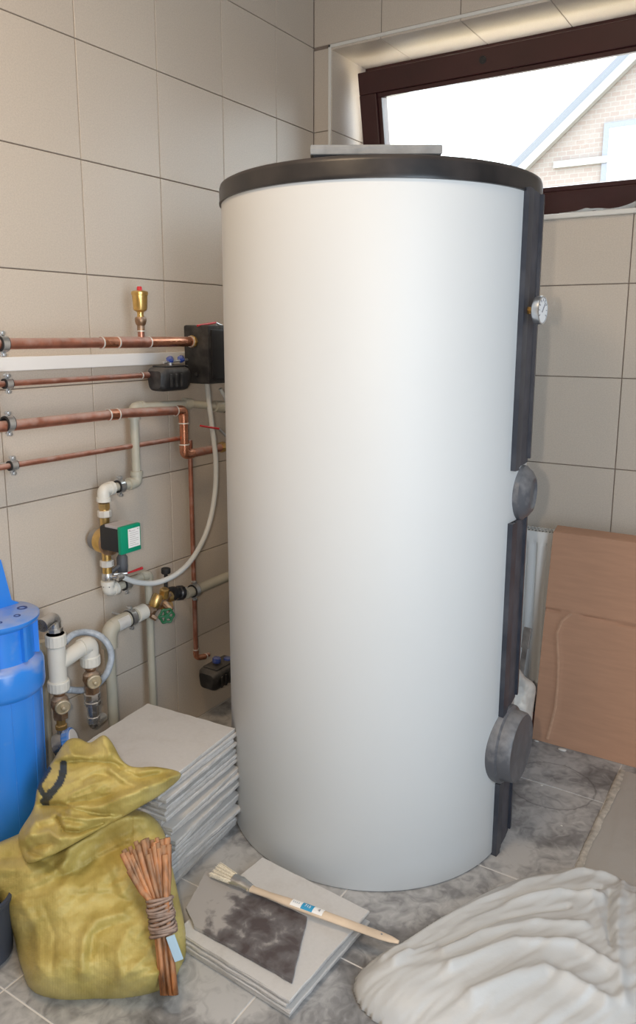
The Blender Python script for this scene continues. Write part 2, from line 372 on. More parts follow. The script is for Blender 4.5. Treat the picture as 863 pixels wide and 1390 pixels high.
# ------------------------------------------------------------------ window: fixed frame, tilted sash, pane
win = thing('window_1', None, None, (WX0, WD, WZ0), kind='structure')
bm = BM(); f_ = .055
x0, x1, z0, z1 = WX0+.003, WX1-.003, WZ0+.012, WZ1-.003
for a, b in (((x0, WD-.0, z0), (x1, WD+.07, z0+f_)), ((x0, WD, z1-f_), (x1, WD+.07, z1)), ((x0, WD, z0+f_), (x0+f_, WD+.07, z1-f_)), ((x1-f_, WD, z0+f_), (x1, WD+.07, z1-f_))): box(bm, a, b, .004)
obj('fixed_frame', bm, m_maho, win)
# sash: bottom hinged, tipped into the room
SB = Vector((.132, .247, 1.764)); tip = math.atan2(.115, .559); SL = .571; SW = 1.132
def sash_pt(u, v, n):  # u along x, v up the sash, n towards the room
    return Vector((SB.x+u, SB.y - math.sin(tip)*v - math.cos(tip)*n, SB.z + math.cos(tip)*v - math.sin(tip)*n))
def sash_box(bm, u0, u1, v0, v1, n0, n1, bev=.003):
    vs_ = box(bm, (u0, v0, n0), (u1, v1, n1), bev)
    for v in vs_: v.co = sash_pt(*v.co)
bm = BM(); bw = .078
sash_box(bm, 0, SW, 0, bw, -.035, .03); sash_box(bm, 0, SW, SL-bw, SL, -.035, .03); sash_box(bm, 0, .072, bw, SL-bw, -.035, .03); sash_box(bm, SW-bw, SW, bw, SL-bw, -.035, .03)
sash = obj('sash', bm, m_maho, win)
bm = BM(); g0 = .016
sash_box(bm, .072, SW-bw, bw, bw+g0, -.03, .018, .002); sash_box(bm, .072, SW-bw, SL-bw-g0, SL-bw, -.03, .018, .002)
sash_box(bm, .072, .072+g0, bw+g0, SL-bw-g0, -.03, .018, .002); sash_box(bm, SW-bw-g0, SW-bw, bw+g0, SL-bw-g0, -.03, .018, .002)
obj('glazing_bead', bm, m_maho, sash)
bm = BM(); sash_box(bm, .08, SW-bw-.008, bw+.008, SL-bw-.008, -.004, .002, 0); obj('pane', bm, m_glass, sash)
bm = BM(); kp = sash_pt(.50, SL-.036, .03); lathe(bm, [(.013, 0), (.013, .003), (.007, .004), (.007, .006)], kp, sash_pt(.5, SL-.036, 1)-kp, 18); obj('handle_socket', bm, mat('dark socket', (.02, .02, .022), .3), sash)
# outer reveal seen through the glass
bm = BM(); box(bm, (WX0+.0, WD+.07, WZ0), (WX0+.06, WD+.30, WZ1)); box(bm, (WX0, WD+.07, WZ1-.02), (WX1, WD+.3, WZ1+.1)); box(bm, (WX0, WD+.07, WZ0-.05), (WX1, WD+.3, WZ0+.03)); box(bm, (WX1-.02, WD+.07, WZ0), (WX1+.06, WD+.3, WZ1))
struct(obj('trim_3', bm, mat('white outer reveal', (.8, .8, .78), .6)))

# ------------------------------------------------------------------ outside: ground and the neighbouring house
struct(obj('ground', one(box, (-30, 1.0, -1.2), (30, 40, -1.0)), mat('pale ground outside', (.66, .53, .34), .9, var=.15, vscale=2)))
m_brick = bpy.data.materials.new('pale pink brick'); m_brick.use_nodes = True
nt = m_brick.node_tree; bt = nt.nodes.new('ShaderNodeTexBrick'); bt.inputs['Color1'].default_value = (.155, .12, .107, 1); bt.inputs['Color2'].default_value = (.165, .137, .125, 1); bt.inputs['Mortar'].default_value = (.175, .165, .155, 1)
bt.inputs['Scale'].default_value = 4; tc = nt.nodes.new('ShaderNodeTexCoord'); mp = nt.nodes.new('ShaderNodeMapping'); mp.inputs['Rotation'].default_value = (R(90), 0, 0)
nt.links.new(tc.outputs['Object'], mp.inputs[0]); nt.links.new(mp.outputs[0], bt.inputs['Vector']); nt.links.new(bt.outputs[0], nt.nodes['Principled BSDF'].inputs['Base Color']); nt.nodes['Principled BSDF'].inputs['Roughness'].default_value = .9
HY = 9.0
house = thing('house', 'pale pink brick gable house with a steep roof seen through the window', 'house', (0, HY, -1))
ea = PY(700, 236, HY); rb = PY(852, 84, HY); sl = (rb.z-ea.z)/(rb.x-ea.x)
ex = ea.x-2.2; ez = ea.z-2.2*sl; rx = ea.x+3.6; rz = ea.z+3.6*sl; fx = rx+(rx-ex)
def prism(bm, poly, y0, y1):
    a = [bm.verts.new((x, y0, z)) for x, z in poly]; b = [bm.verts.new((x, y1, z)) for x, z in poly]
    n = len(poly); bm.faces.new(a); bm.faces.new(b[::-1])
    for k in range(n): bm.faces.new((a[k], a[(k+1) % n], b[(k+1) % n], b[k]))
bm = BM(); prism(bm, [(ex+.35, -1), (fx-.35, -1), (fx-.35, ez+.35*sl), (rx, rz), (ex+.35, ez+.35*sl)], HY, HY+8); obj('gable_wall', bm, m_brick, house)
m_roof = mat('grey roof', (.095, .10, .115), .7); m_verge = mat('white verge board', (.185, .18, .175), .6)
for s in (0, 1):
    X = lambda x: x if s == 0 else 2*rx-x
    bm = BM(); prism(bm, [(X(ex), ez-.0), (X(rx), rz), (X(rx), rz+.16), (X(ex), ez+.16)], HY-.12, HY+8.2); obj('roof_slope', bm, m_roof, house)
    bm = BM(); prism(bm, [(X(ex), ez-.14), (X(rx), rz-.14), (X(rx), rz+.0), (X(ex), ez+.0)], HY-.15, HY-.03); obj('verge_board', bm, m_verge, house)
a = PY(828, 175, HY-.02); b = PY(856, 245, HY-.02)
bm = BM(); box(bm, (a.x-.08, HY-.04, b.z-.08), (a.x+.9, HY+.02, a.z+.08)); hw = obj('window', bm, mat('grey house window frame', (.11, .115, .14), .5), house)
obj('pane', one(box, (a.x, HY-.05, b.z), (a.x+.8, HY-.035, a.z)), mat('house pane', (.8, .83, .88), .05), hw)
a = PY(752, 224, HY-.02); b = PY(850, 222, HY)
obj('ledge', one(box, (a.x, HY-.06, a.z-.05), (a.x+4, HY, a.z+.04)), m_verge, house)

# ------------------------------------------------------------------ the tank
TX, TY, TR = .74158, -.84434, .39745
AZT = 17.228
tank = thing('hot_water_tank', 'tall light grey cylindrical hot water tank with black rim standing on the floor', 'water tank', (TX, TY, 0))
lathe_o = (TX, TY, 0)
bm = BM(); lathe(bm, [(TR-.012, .002), (TR-.002, .003), (TR, .008), (TR, 1.0), (TR, 1.662)], lathe_o, (0, 0, 1), 160, False); obj('jacket', bm, m_shell, tank, 40)
bm = BM(); lathe(bm, [(TR-.012, .0), (TR-.010, .013)], lathe_o, (0, 0, 1), 96); obj('base_ring', bm, m_rubber, tank, 40)
bm = BM(); lathe(bm, [(TR-.005, 1.654), (TR+.005, 1.655), (TR+.0055, 1.660), (TR+.0045, 1.664), (TR+.0045, 1.690), (TR+.002, 1.698), (TR-.006, 1.702), (TR-.03, 1.701), (TR-.035, 1.694), (.02, 1.694)], lathe_o, (0, 0, 1), 160); obj('rim', bm, m_rim, tank, 50)
def az(deg, r, z):
    t = R(deg); return Vector((TX+r*math.cos(t), TY+r*math.sin(t), z))
def strip(bm, a0, a1, r0, r1, z0, z1):
    n = 3; vs_ = []
    for z in (z0, z1):
        for r in (r0, r1):
            vs_.append([bm.verts.new(az(a0+(a1-a0)*k/n, r, z)) for k in range(n+1)])
    a, b, c, d = vs_
    for k in range(n):
        for q in ((a, b), (b, d), (d, c), (c, a)): bm.faces.new((q[0][k], q[0][k+1], q[1][k+1], q[1][k]))
    for k in (0, n): bm.faces.new((a[k], b[k], d[k], c[k]))
AS = AZT-17.5
for z0, z1 in ((1.028, 1.662), (.398, .893), (.006, .205)):
    st = obj('seam_strip', one(strip, AS-5.5, AS+9.5, TR-.004, TR+.006, z0, z1), m_strip2, tank, None)
    bm = BM(); strip(bm, AS-7.2, AS-4.2, TR-.004, TR+.013, z0-.006, z1); strip(bm, AS-3.6, AS-2.3, TR, TR+.010, z0, z1); strip(bm, AS+8.2, AS+10.2, TR-.004, TR+.013, z0+.01, z1)
    obj('strip_ridge', bm, m_strip, st)
def cover(z, rad, dep, a, name, dome=False):
    o = az(a, TR-.012, z); d = az(a, 1, 0)-Vector((TX, TY, 0)); d.normalize()
    bm = BM()
    if dome: prof = [(rad, 0), (rad+.003, .012), (rad+.002, .020), (rad-.004, .026), (rad-.010, .034), (rad-.022, .042), (rad-.028, .043), (rad-.033, .038), (rad-.036, .037), (.02, .037)]
    else: prof = [(rad, 0), (rad+.003, .016), (rad+.002, .024), (rad-.006, .028), (rad-.009, .055), (rad-.013, .060), (rad-.016, .059), (.03, .0605)]
    lathe(bm, prof, o, d, 56); return obj(name, bm, m_cover, tank, 35)
cover(.955, .066, .05, AS+5, 'round_cover', True); cover(.300, .098, .07, AS-1.0, 'round_cover')
# thermometer
bm = BM(); o = az(AS-3, TR, 1.395); d = (az(AS-3, 1, 0)-Vector((TX, TY, 0))).normalized()
cyl(bm, o-d*.01, o+d*.03, .006); hexn(bm, o+d*.006, o+d*.016, .009); th = obj('thermometer_stem', bm, m_brass, tank)
bm = BM(); lathe(bm, [(.012, .026), (.030, .030), (.032, .034), (.032, .046), (.029, .047), (.029, .044), (.0, .044)], o, d, 32, False); obj('thermometer_case', bm, m_steel, th, 40)
bm = BM(); lathe(bm, [(.0285, .0442), (.0285, .0452)], o, d, 32); obj('thermometer_dial', bm, m_label, th)
bm = BM(); x_, y_, z_ = frame_of(d); ctr = o+d*.0462
for k in range(9):
    t = R(-120+k*30); u = Vector((0, 0, 1))*math.cos(t)+d.cross(Vector((0, 0, 1)))*math.sin(t); cyl(bm, ctr+u*.020, ctr+u*.026, .0008, seg=5)
u = Vector((0, 0, 1))*math.cos(R(40))-d.cross(Vector((0, 0, 1)))*math.sin(R(40)); cyl(bm, ctr-u*.006, ctr+u*.021, .0011, seg=5); obj('needle', bm, m_ink, th)

# spare tile on the tank lid
def floor_slab(w=.30, d=.30, t=.0088, seed=0, nu=9):
    """one ceramic tile, its edges a little chipped"""
    rnd = random.Random(seed); bm = BM(); pts = []
    cs = [(-w/2, -d/2), (w/2, -d/2), (w/2, d/2), (-w/2, d/2)]
    for i in range(4):
        a, b = cs[i], cs[(i+1) % 4]
        for k in range(nu):
            t_ = k/nu; q = rnd.uniform(-.0012, .0008) if k else 0; n = (b[1]-a[1], -(b[0]-a[0])); L_ = math.hypot(*n)
            pts.append((a[0]+(b[0]-a[0])*t_+n[0]/L_*q, a[1]+(b[1]-a[1])*t_+n[1]/L_*q))
    n = len(pts); rings = []
    for z, s in ((0, .985), (.0015, .997), (t*.55, 1.0), (t*.8, .998), (t, .992)):
        rings.append([bm.verts.new((x*s+rnd.uniform(-.0006, .0006), y*s+rnd.uniform(-.0006, .0006), z)) for x, y in pts])
    for a, b in zip(rings, rings[1:]):
        for k in range(n): bm.faces.new((a[k], a[(k+1) % n], b[(k+1) % n], b[k]))
    bm.faces.new(rings[0][::-1]); bm.faces.new(rings[-1]); return bm
o = obj('tile', floor_slab(.275, .275, .019, 3), mat('stained grey tile', (.25, .255, .26), .6, var=.2, vscale=30, bump=.2)); o.location = (.945, -1.075, 1.709); o.rotation_euler = (0, 0, R(31)); o.location = (.835, -1.045, 1.709)
tag(o, 'loose grey tile lying on top of the tank rim', 'tile')
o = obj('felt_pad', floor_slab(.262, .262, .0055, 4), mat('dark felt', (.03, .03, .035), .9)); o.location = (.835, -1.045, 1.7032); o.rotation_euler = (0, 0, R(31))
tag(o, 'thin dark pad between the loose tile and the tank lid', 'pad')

# ------------------------------------------------------------------ clamps and pipes
def clamp(c, d, r, label, group, wallx=0.0, side=(0, 0, 1)):
    """two-screw pipe clamp at c round an axis d, on a rod to the left wall"""
    c = Vector(c); d = Vector(d).normalized(); s = Vector(side); s = (s-d*s.dot(d)).normalized()
    t = thing('pipe_clamp', label, 'pipe clamp', (wallx, c.y, c.z), group)
    bm = BM(); lathe(bm, [(r+.001, -.011), (r+.005, -.011), (r+.005, .011), (r+.001, .011), (r+.001, -.011)], c, d, 24, False); obj('rubber_lining', bm, m_rubber, t)
    bm = BM(); lathe(bm, [(r+.005, -.008), (r+.0068, -.008), (r+.0068, .008), (r+.005, .008), (r+.005, -.008)], c, d, 24, False)
    n = d.cross(s)
    for sg in (-1, 1):
        p = c+s*sg*(r+.011); x = n*.0; box(bm, p-Vector((.0015, .006, .006)), p+Vector((.0035, .006, .006)), .001)
    obj('band', bm, m_steel, t, 30)
    for sg in (-1, 1):
        p = c+s*sg*(r+.012); nn = Vector((1, 0, 0)); bm = BM(); lathe(bm, [(.003, -.010), (.003, .004), (.0055, .004), (.005, .008), (.003, .009)], p, nn, 12); obj('screw', bm, m_steel, t, 30)
    bm = BM(); cyl(bm, (wallx, c.y, c.z), (c.x-r-.004, c.y, c.z), .004); lathe(bm, [(.008, 0), (.008, .010)], (c.x-r-.016, c.y, c.z), (1, 0, 0), 6); obj('stud', bm, m_steel, t)
    return t
def ring(bm, c, d, r, w=.003): lathe(bm, [(r*.9, -w/2), (r, -w/2), (r, w/2), (r*.9, w/2)], c, d, 20, False)
Y = Vector((0, 1, 0)); Z = Vector((0, 0, 1)); X = Vector((1, 0, 0))
YE = -3.6
# P1: upper thick copper pipe
x1 = .10; z1 = 1.316; r1 = .0135
def yl(px, py, x): return PX(px, py, x).y
cp = thing('copper_pipe', 'thick upper copper pipe running along the left wall into the big black box', 'pipe', (x1, YE, z1))
yend = yl(263, 463, x1)
bm = BM(); tube(bm, [(x1, YE, z1), (x1, yend, z1)], r1, 18); obj('pipe', bm, m_copper, cp, 40)
ya, yb_, yv, yc = yl(137, 465, x1), yl(158, 465, x1), yl(192, 464, x1), yl(201, 464, x1)
bm = BM(); tube(bm, [(x1, ya, z1), (x1, yb_, z1)], r1+.002, 18); obj('coupling', bm, m_copperb, cp, 40)
bm = BM(); tube(bm, [(x1, yb_+.004, z1), (x1, yc, z1)], r1+.0025, 18); tube(bm, [(x1, yv, z1), (x1, yv, z1+.032)], .0095, 16); obj('tee', bm, m_copper, cp, 40)
bm = BM(); tube(bm, [(x1, yc+.003, z1), (x1, yend-.012, z1)], r1+.0015, 18); obj('coupling', bm, m_copperb, cp, 40)
for yy in (ya, yb_+.002, yc+.001, yend-.016): obj('solder_ring', one(ring, (x1, yy, z1), Y, r1+.0035, .004), m_solder, cp, 40)
bm = BM(); lathe(bm, [(.016, -.014), (.019, -.012), (.019, -.004), (.015, -.003), (.013, .004)], (x1, yend, z1), Y, 8); obj('union_nut', bm, m_brass, cp, 30)
# air vent
va = thing('air_vent', 'brass automatic air vent with a red cap above the upper copper pipe', 'air vent', (x1, yv, z1+.03))
zz = z1+.032
bm = BM(); lathe(bm, [(.0105, -.004), (.0105, .014), (.014, .018), (.0165, .026), (.0165, .034), (.014, .038)], (x1, yv, zz), Z, 20); obj('adapter', bm, m_bronze, va, 35)
bm = BM(); lathe(bm, [(.010, .036), (.009, .046), (.010, .052), (.0175, .056), (.0195, .060), (.0215, .098), (.0235, .099), (.0235, .106), (.021, .109), (.012, .111)], (x1, yv, zz), Z, 28); obj('float_chamber', bm, m_brass, va, 35)
obj('solder_ring', one(ring, (x1, yv, zz-.001), Z, .0115, .003), m_solder, va)
bm = BM(); lathe(bm, [(.0075, .110), (.0075, .119), (.006, .122)], (x1, yv, zz), Z, 14); obj('cap', bm, m_red, va, 35, label='red cap')
# cable duct
z0d, z1d = PX(100, 500, .02).z, PX(100, 482, .02).z
bm = BM(); box(bm, (.0005, YE, z0d), (.022, -.60, z1d), .002); d_ = obj('cable_duct', bm, m_duct)
tag(d_, 'white plastic cable duct between the two upper copper pipes on the left wall', 'cable duct')
# P2 thin
x2, r2 = .06, .0075; z2 = PX(120, 514, x2).z
p2 = thing('copper_pipe', 'thin copper pipe just below the white cable duct', 'pipe', (x2, YE, z2))
y2e = yl(207, 508, x2); bm = BM(); tube(bm, [(x2, YE, z2), (x2, y2e+.03, z2)], r2, 14); obj('pipe', bm, m_copper, p2, 40)
bm = BM(); tube(bm, [(x2, y2e-.045, z2), (x2, y2e+.01, z2)], r2+.0022, 14); obj('coupling', bm, m_copper, p2, 40); obj('solder_ring', one(ring, (x2, y2e-.047, z2), Y, r2+.003, .004), m_solder, p2)
# P3 thick with step-down
x3, r3 = .08, .0135; A = PX(0, 577, x3); B = PX(150, 564, x3); z3 = (A.z*.3+B.z*.7)
p3 = thing('copper_pipe', 'thick lower copper pipe that bends down beside the big black box', 'pipe', (x3, YE, z3))
c1 = PX(249, 570, x3); c2 = PX(252, 617, x3); c1 = Vector((x3, c1.y, z3-.010)); c2 = Vector((x3, c1.y, c2.z)); yend3 = -.40
yk = yl(150, 563, x3)
bm = BM(); tube(bm, rounded([(x3, YE, z3+.008), (x3, yk-.02, z3), (x3, yk+.04, z3), c1-Vector((0, .03, 0))], .01), r3, 18); tube(bm, [c2+Y*.02, (x3, yend3, c2.z+.004)], r3, 18); obj('pipe', bm, m_copper, p3, 40)
bm = BM(); tube(bm, [(x3, yk-.008, z3), (x3, yk+.022, z3-.001)], r3+.0022, 18); obj('coupling', bm, m_copperb, p3, 40)
bm = BM(); tube(bm, [c1-Y*.034, c1, c1-Z*.040], r3+.002, 18, .03); obj('elbow', bm, m_copperb, p3, 40)
bm = BM(); tube(bm, [c1-Z*.038, c2+Z*.028], r3, 18); obj('pipe', bm, m_copperb, p3, 40)
bm = BM(); tube(bm, [c2+Z*.032, c2, c2+Y*.036], r3+.002, 18, .03); obj('elbow', bm, m_copperb, p3, 40)
for q_, dd in (((x3, yk-.009, z3), Y), ((x3, yk+.024, z3-.001), Y), (c1-Y*.036, Y), (c1-Z*.042, Z), (c2+Z*.033, Z)): obj('solder_ring', one(ring, q_, dd, r3+.0035, .0035), m_solder, p3)
yb3 = yl(300, 612, x3); bm = BM(); lathe(bm, [(.015, -.006), (.018, 0), (.018, .012), (.014, .02)], (x3, yb3, c2.z+.002), Y, 8); obj('union_nut', bm, m_brass, p3, 30)
# P4 thin
x4, r4 = .055, .0075; z4 = PX(120, 615, x4).z
p4 = thing('copper_pipe', 'thin lowest horizontal copper pipe on the left wall, below the bending one', 'pipe', (x4, YE, z4))
y4 = yl(244, 597, x4)-.02; bm = BM(); tube(bm, [(x4, YE, z4), (x4, y4+.02, z4)], r4, 14); obj('pipe', bm, m_copper, p4, 40)
# P5 vertical thin copper to lower pump
x5, r5 = .05, .0075; t5 = PX(257, 600, x5); b5 = PX(266, 893, x5)
p5 = thing('copper_pipe', 'thin vertical copper pipe going down to the low black pump', 'pipe', (x5, t5.y, b5.z))
e5 = Vector((x5+.01, b5.y+.055, b5.z-.005))
bm = BM(); tube(bm, [(x5, b5.y, z4-.012), (x5, b5.y, b5.z), e5], r5, 14, .02); obj('pipe', bm, m_copper, p5, 40)
bm = BM(); tube(bm, [(x5, b5.y, b5.z+.03), (x5, b5.y, b5.z), e5-Y*.02], r5+.002, 14, .018); obj('elbow', bm, m_copperb, p5, 40)
for q_, dd in (((x5, b5.y, b5.z+.031), Z), (e5-Y*.018, Y)): obj('solder_ring', one(ring, q_, dd, r5+.003, .003), m_solder, p5)
CG = 'steel clamps holding the copper pipes'
clamp((x1, yl(3, 467, x1), z1), Y, r1, 'steel clamp on the thick upper copper pipe at the left end', CG)
clamp((x2, yl(10, 520, x2), z2), Y, r2, 'steel clamp on the thin copper pipe below the cable duct', CG)
clamp((x3, yl(11, 575, x3), z3+.007), Y, r3, 'steel clamp on the thick copper pipe that bends down', CG)
clamp((x4, yl(17, 631, x4), z4), Y, r4, 'steel clamp on the lowest thin copper pipe', CG)

# ------------------------------------------------------------------ big black insulated box with its small pump
yb0 = PX(281, 470, .15).y
gb = thing('pump_group_casing', 'large black insulated pump casing on the wall behind the tank', 'pump', (.1, yb0, 1.18))
bm = BM(); box(bm, (.055, yb0, 1.187), (.155, yb0+.19, 1.366), .006); cas = obj('casing', bm, m_black, gb, 30)
bm = BM(); box(bm, (.152, yb0+.012, 1.20), (.160, yb0+.15, 1.352), .003); obj('front_panel', bm, mat('glossy black panel', (.012, .012, .014), .3), cas, 30)
bm = BM(); lathe(bm, [(.007, 0), (.007, .003), (.004, .004)], (.105, yb0-.001, 1.215), -Y, 12); obj('plug', bm, m_rubber, cas)
pa, pb, pc = PX(268, 442, .12), PX(293, 438, .12), PX(303, 443, .12)
bm = BM(); tube(bm, [pa, pb], .0035, 8); obj('valve_lever', bm, m_red, gb, 40, label='red valve lever')
bm = BM(); tube(bm, [pb-Y*.004, pc], .0035, 8); tube(bm, [pb, (pb.x, pb.y, 1.36)], .004, 8); obj('lever_shank', bm, m_steel, gb, 40)
# small pump
def black_pump(name, label, o, L, r, h, group):
    """ribbed dark casing with a flat top; o = end towards the camera, runs along +y"""
    t = thing(name, label, 'pump', (o[0], o[1], o[2]-r), group); o = Vector(o)
    bm = BM(); n = 16; rings = []
    for yy, s in ((0, .72), (.010, .93), (.02, 1.0), (L*.80, 1.0), (L*.9, .92), (L, .70)):
        ringv = []
        for k in range(n):
            a_ = 2*math.pi*(k+.5)/n; sx = abs(math.cos(a_))**.4*(1 if math.cos(a_) > 0 else -1); sz = abs(math.sin(a_))**.4*(1 if math.sin(a_) > 0 else -1)
            zz_ = h*sz*s*(.80 if sz < 0 else 1); xs_ = r*sx*s*(.78+.22*(sz+1)/2)
            ringv.append(bm.verts.new(o+Vector((xs_, yy, zz_))))
        rings.append(ringv)
    for a_, b_ in zip(rings, rings[1:]):
        for k in range(n): bm.faces.new((a_[k], a_[(k+1) % n], b_[(k+1) % n], b_[k]))
    bm.faces.new(rings[0][::-1]); bm.faces.new(rings[-1])
    body = obj('casing', bm, m_black, t, 40)
    bm = BM(); box(bm, o+Vector((-r*.7, .02, h*.98)), o+Vector((r*.7, L*.9, h*1.10)), .003); obj('top_plate', bm, m_black, body)
    bm = BM()
    for k in range(3): box(bm, o+Vector((r*.96, .025+k*.022, -h*.5)), o+Vector((r*1.04, .035+k*.022, h*.5)), .002)
    obj('cooling_rib', bm, m_black, body)
    return t
o = Vector((.085, PX(208, 515, .085).y+.004, PX(225, 516, .085).z))
bp1 = black_pump('circulation_pump', 'small black pump with dark blue knobs at the end of the thin copper pipe', o, .13, .04, .040, 'small black pumps')
for k, (px, py) in enumerate(((231, 488), (246, 487))):
    c = PX(px, py, .10); bm = BM(); lathe(bm, [(.010, -.008), (.011, -.004), (.011, .004), (.008, .008)], c, (1, .4, .5), 8); obj('knob', bm, m_bluecap, bp1, None, label='dark blue knob')
    c2_ = c-Vector((.012, 0, .01)); 
bm = BM(); cyl(bm, PX(222, 492, .10), PX(254, 488, .10), .004); cyl(bm, PX(231, 488, .10)-Z*.0, (PX(231, 488, .10).x, PX(231, 488, .10).y, o.z+.03), .005); obj('knob_spindle', bm, m_steel, bp1)
o = Vector((.08, PX(278, 912, .08).y+.005, PX(295, 916, .08).z-.004))
bp2 = black_pump('circulation_pump', 'small black pump low on the left wall behind the tank', o, .15, .045, .040, 'small black pumps')
for px, py in ((294, 893), (309, 893)):
    c = PX(px, py+2, .085); bm = BM(); lathe(bm, [(.013, -.012), (.015, -.006), (.015, .004), (.010, .009)], c, (0, .2, 1), 10); obj('knob', bm, m_bluecap, bp2, None, label='dark blue knob')

# ------------------------------------------------------------------ cream plastic pipework
def elbow(bm, a, b, c, r, L=.026):
    """fat socket elbow at corner b between directions to a and c"""
    a, b, c = map(Vector, (a, b, c)); da = (a-b).normalized(); dc = (c-b).normalized()
    tube(bm, [b+da*L, b, b+dc*L], r, 16, L*.75)
    for d in (da, dc): lathe(bm, [(r*.9, L-.004), (r*1.13, L-.004), (r*1.13, L+.008), (r*.9, L+.008)], b, d, 18)
xa = .06; rp = .0125
v0 = PX(182, 553, xa); v1 = PX(185, 652, xa); vy = (v0.y+v1.y)/2; v0 = Vector((xa, vy, v0.z)); v1 = Vector((xa, vy, PX(185, 655, xa).z))
q0 = PX(140, 664, xa); q0 = Vector((xa, q0.y, v1.z)); qd = Vector((xa, q0.y, v1.z-.05))
hb = PX(256, 548, .075); hc = PX(300, 552, .10)
cpipe = thing('plastic_pipe', 'cream plastic pipe stepping down the left wall to the green-faced pump', 'pipe', (0, vy, v1.z))
bm = BM(); tube(bm, [v0, hb, hc], rp, 14, .01); tube(bm, [v0, v1], rp, 14); tube(bm, [v1, q0], rp, 14); tube(bm, [hc, hc+(hc-hb).normalized()*.12], rp, 14); obj('pipe', bm, m_ppr, cpipe, 40)
for a_, b_, c_ in ((hb, v0, v1), (v0, v1, q0)): obj('elbow', one(elbow, a_, b_, c_, rp+.0035), m_ppr, cpipe, 40)
obj('elbow', one(elbow, v1, q0, qd, rp+.005), m_pprw, cpipe, 40)
dh = (hc-hb).normalized()
bm = BM(); lathe(bm, [(rp, -.03), (rp+.005, -.03), (rp+.005, -.004), (rp+.001, 0)], hb+dh*.01, dh, 18); obj('socket', bm, m_ppr, cpipe, 40); bm = BM(); lathe(bm, [(rp, -.028), (rp+.006, -.026), (rp+.007, .006), (rp, .008)], hc, dh, 18); obj('socket', bm, m_ppr, cpipe, 40)
obj('seal_ring', one(ring, hc+dh*.012, dh, rp+.006, .006), m_rubber, cpipe)
clamp(v1+(q0-v1)*.52, Y, rp+.001, 'steel clamp on the cream pipe above the green-faced pump', 'steel clamps on the cream pipes')
# green-faced pump
gp = thing('circulation_pump', 'small brass pump with green face and white label', 'pump', (xa, q0.y, .70))
py_ = q0.y; zt_ = qd.z+.012
def lz(px, py): return PX(px, py, xa).z
zc = lz(140, 735)
bm = BM(); cyl(bm, (xa, py_, lz(142, 692)), (xa, py_, lz(142, 710)), .0135); hexn(bm, (xa, py_, lz(143, 690)), (xa, py_, lz(142, 683)-.0), .0165)
cyl(bm, (xa, py_, zt_-.01), (xa, py_, zc), .013); cyl(bm, (xa, py_, zc), (xa, py_, zc-.085), .013)
lathe(bm, [(.030, -.022), (.036, -.018), (.037, .006), (.033, .014)], (xa, py_, zc), X, 26); pb_ = obj('pump_body', bm, m_brass, gp, 35)
for zq in (lz(142, 697), lz(146, 764)):
    bm = BM(); lathe(bm, [(.0175, -.010), (.0195, -.008), (.0195, .008), (.0175, .010)], (xa, py_, zq), Z, 8); obj('union_nut', bm, m_solder, gp, 30)
bm = BM(); lathe(bm, [(.024, -.048), (.030, -.044), (.033, -.03), (.033, -.02)], (xa, py_, zc), X, 26); obj('back_cap', bm, m_motor, gp, 35)
bm = BM(); lathe(bm, [(.038, .012), (.040, .016), (.040, .022), (.038, .026)], (xa, py_, zc), X, 30); obj('flange', bm, m_bronze, gp, 35)
by0, by1, bz0, bz1 = -1.232, -1.157, .742, .820
bm = BM(); box(bm, (xa+.022, by0+.002, bz0+.002), (.160, by1-.002, bz1-.004), .008); hd = obj('motor_head', bm, m_rubber, gp, 35)
bm = BM(); box(bm, (xa+.045, by0+.003, bz1-.008), (.160, by1-.003, bz1+.0005), .002); obj('head_lid', bm, mat('dusty grey lid', (.45, .42, .43), .7), hd)
bm = BM(); box(bm, (.157, by0, bz0), (.171, by1, bz1), .003); gf = obj('face_plate', bm, m_green, gp, 35, label='green face plate')
ly0, ly1, lz0, lz1 = by0+.026, by1-.005, bz0+.014, bz1-.010
obj('label', one(box, (.1708, ly0, lz0), (.1716, ly1, lz1)), m_label, gf)
bm = BM()
for k in range(8):
    zz = lz1-.008-k*.0058; w_ = (ly1-ly0)*(.75 if k % 3 else .5); box(bm, (.1714, ly0+.005, zz), (.1719, ly0+.005+w_, zz+.0014))
box(bm, (.1714, ly0+.003, lz1-.006), (.1719, ly0+.009, lz1-.003)); box(bm, (.1714, ly1-.010, lz1-.006), (.1719, ly1-.004, lz1-.003)); obj('print', bm, mat('faint print', (.62, .58, .6), .6), gf)
# valve under the pump
e2 = Vector((xa, py_, lz(152, 800))); 
vv = thing('ball_valve', 'chrome ball valve with red lever under the green-faced pump', 'valve', (xa, py_, e2.z+.02))
zv1 = lz(148, 771)
bm = BM(); cyl(bm, (xa, py_, zv1+.004), (xa, py_, zv1-.016), .0135); obj('nipple', bm, m_brass, vv, 40)
bm = BM(); lathe(bm, [(.015, .0), (.016, .008), (.013, .014), (.0165, .022), (.016, .034), (.014, .040)], (xa, py_, e2.z+.014), Z, 16); hexn(bm, (xa, py_, e2.z+.014), (xa, py_, e2.z+.026), .018); obj('body', bm, m_chrome, vv, 30)
c = PX(166, 782, xa+.03); bm = BM(); lathe(bm, [(.008, -.02), (.010, -.012), (.010, 0), (.006, .002), (.006, .012)], c, Y, 12); cyl(bm, (xa, py_, c.z), c-Y*.012, .006); obj('hose_barb', bm, m_chrome, vv, 30)
a_, b_ = PX(173, 778, xa+.04), PX(193, 771, xa+.045); bm = BM(); tube(bm, [a_, a_*.3+b_*.7, b_], [.0025, .004, .0045], 8); obj('lever', bm, m_red, vv, 40, label='red lever')
bm = BM(); tube(bm, [a_, (xa+.016, py_+.01, a_.z)], .003, 8); obj('lever_stem', bm, m_steel, vv, 40)
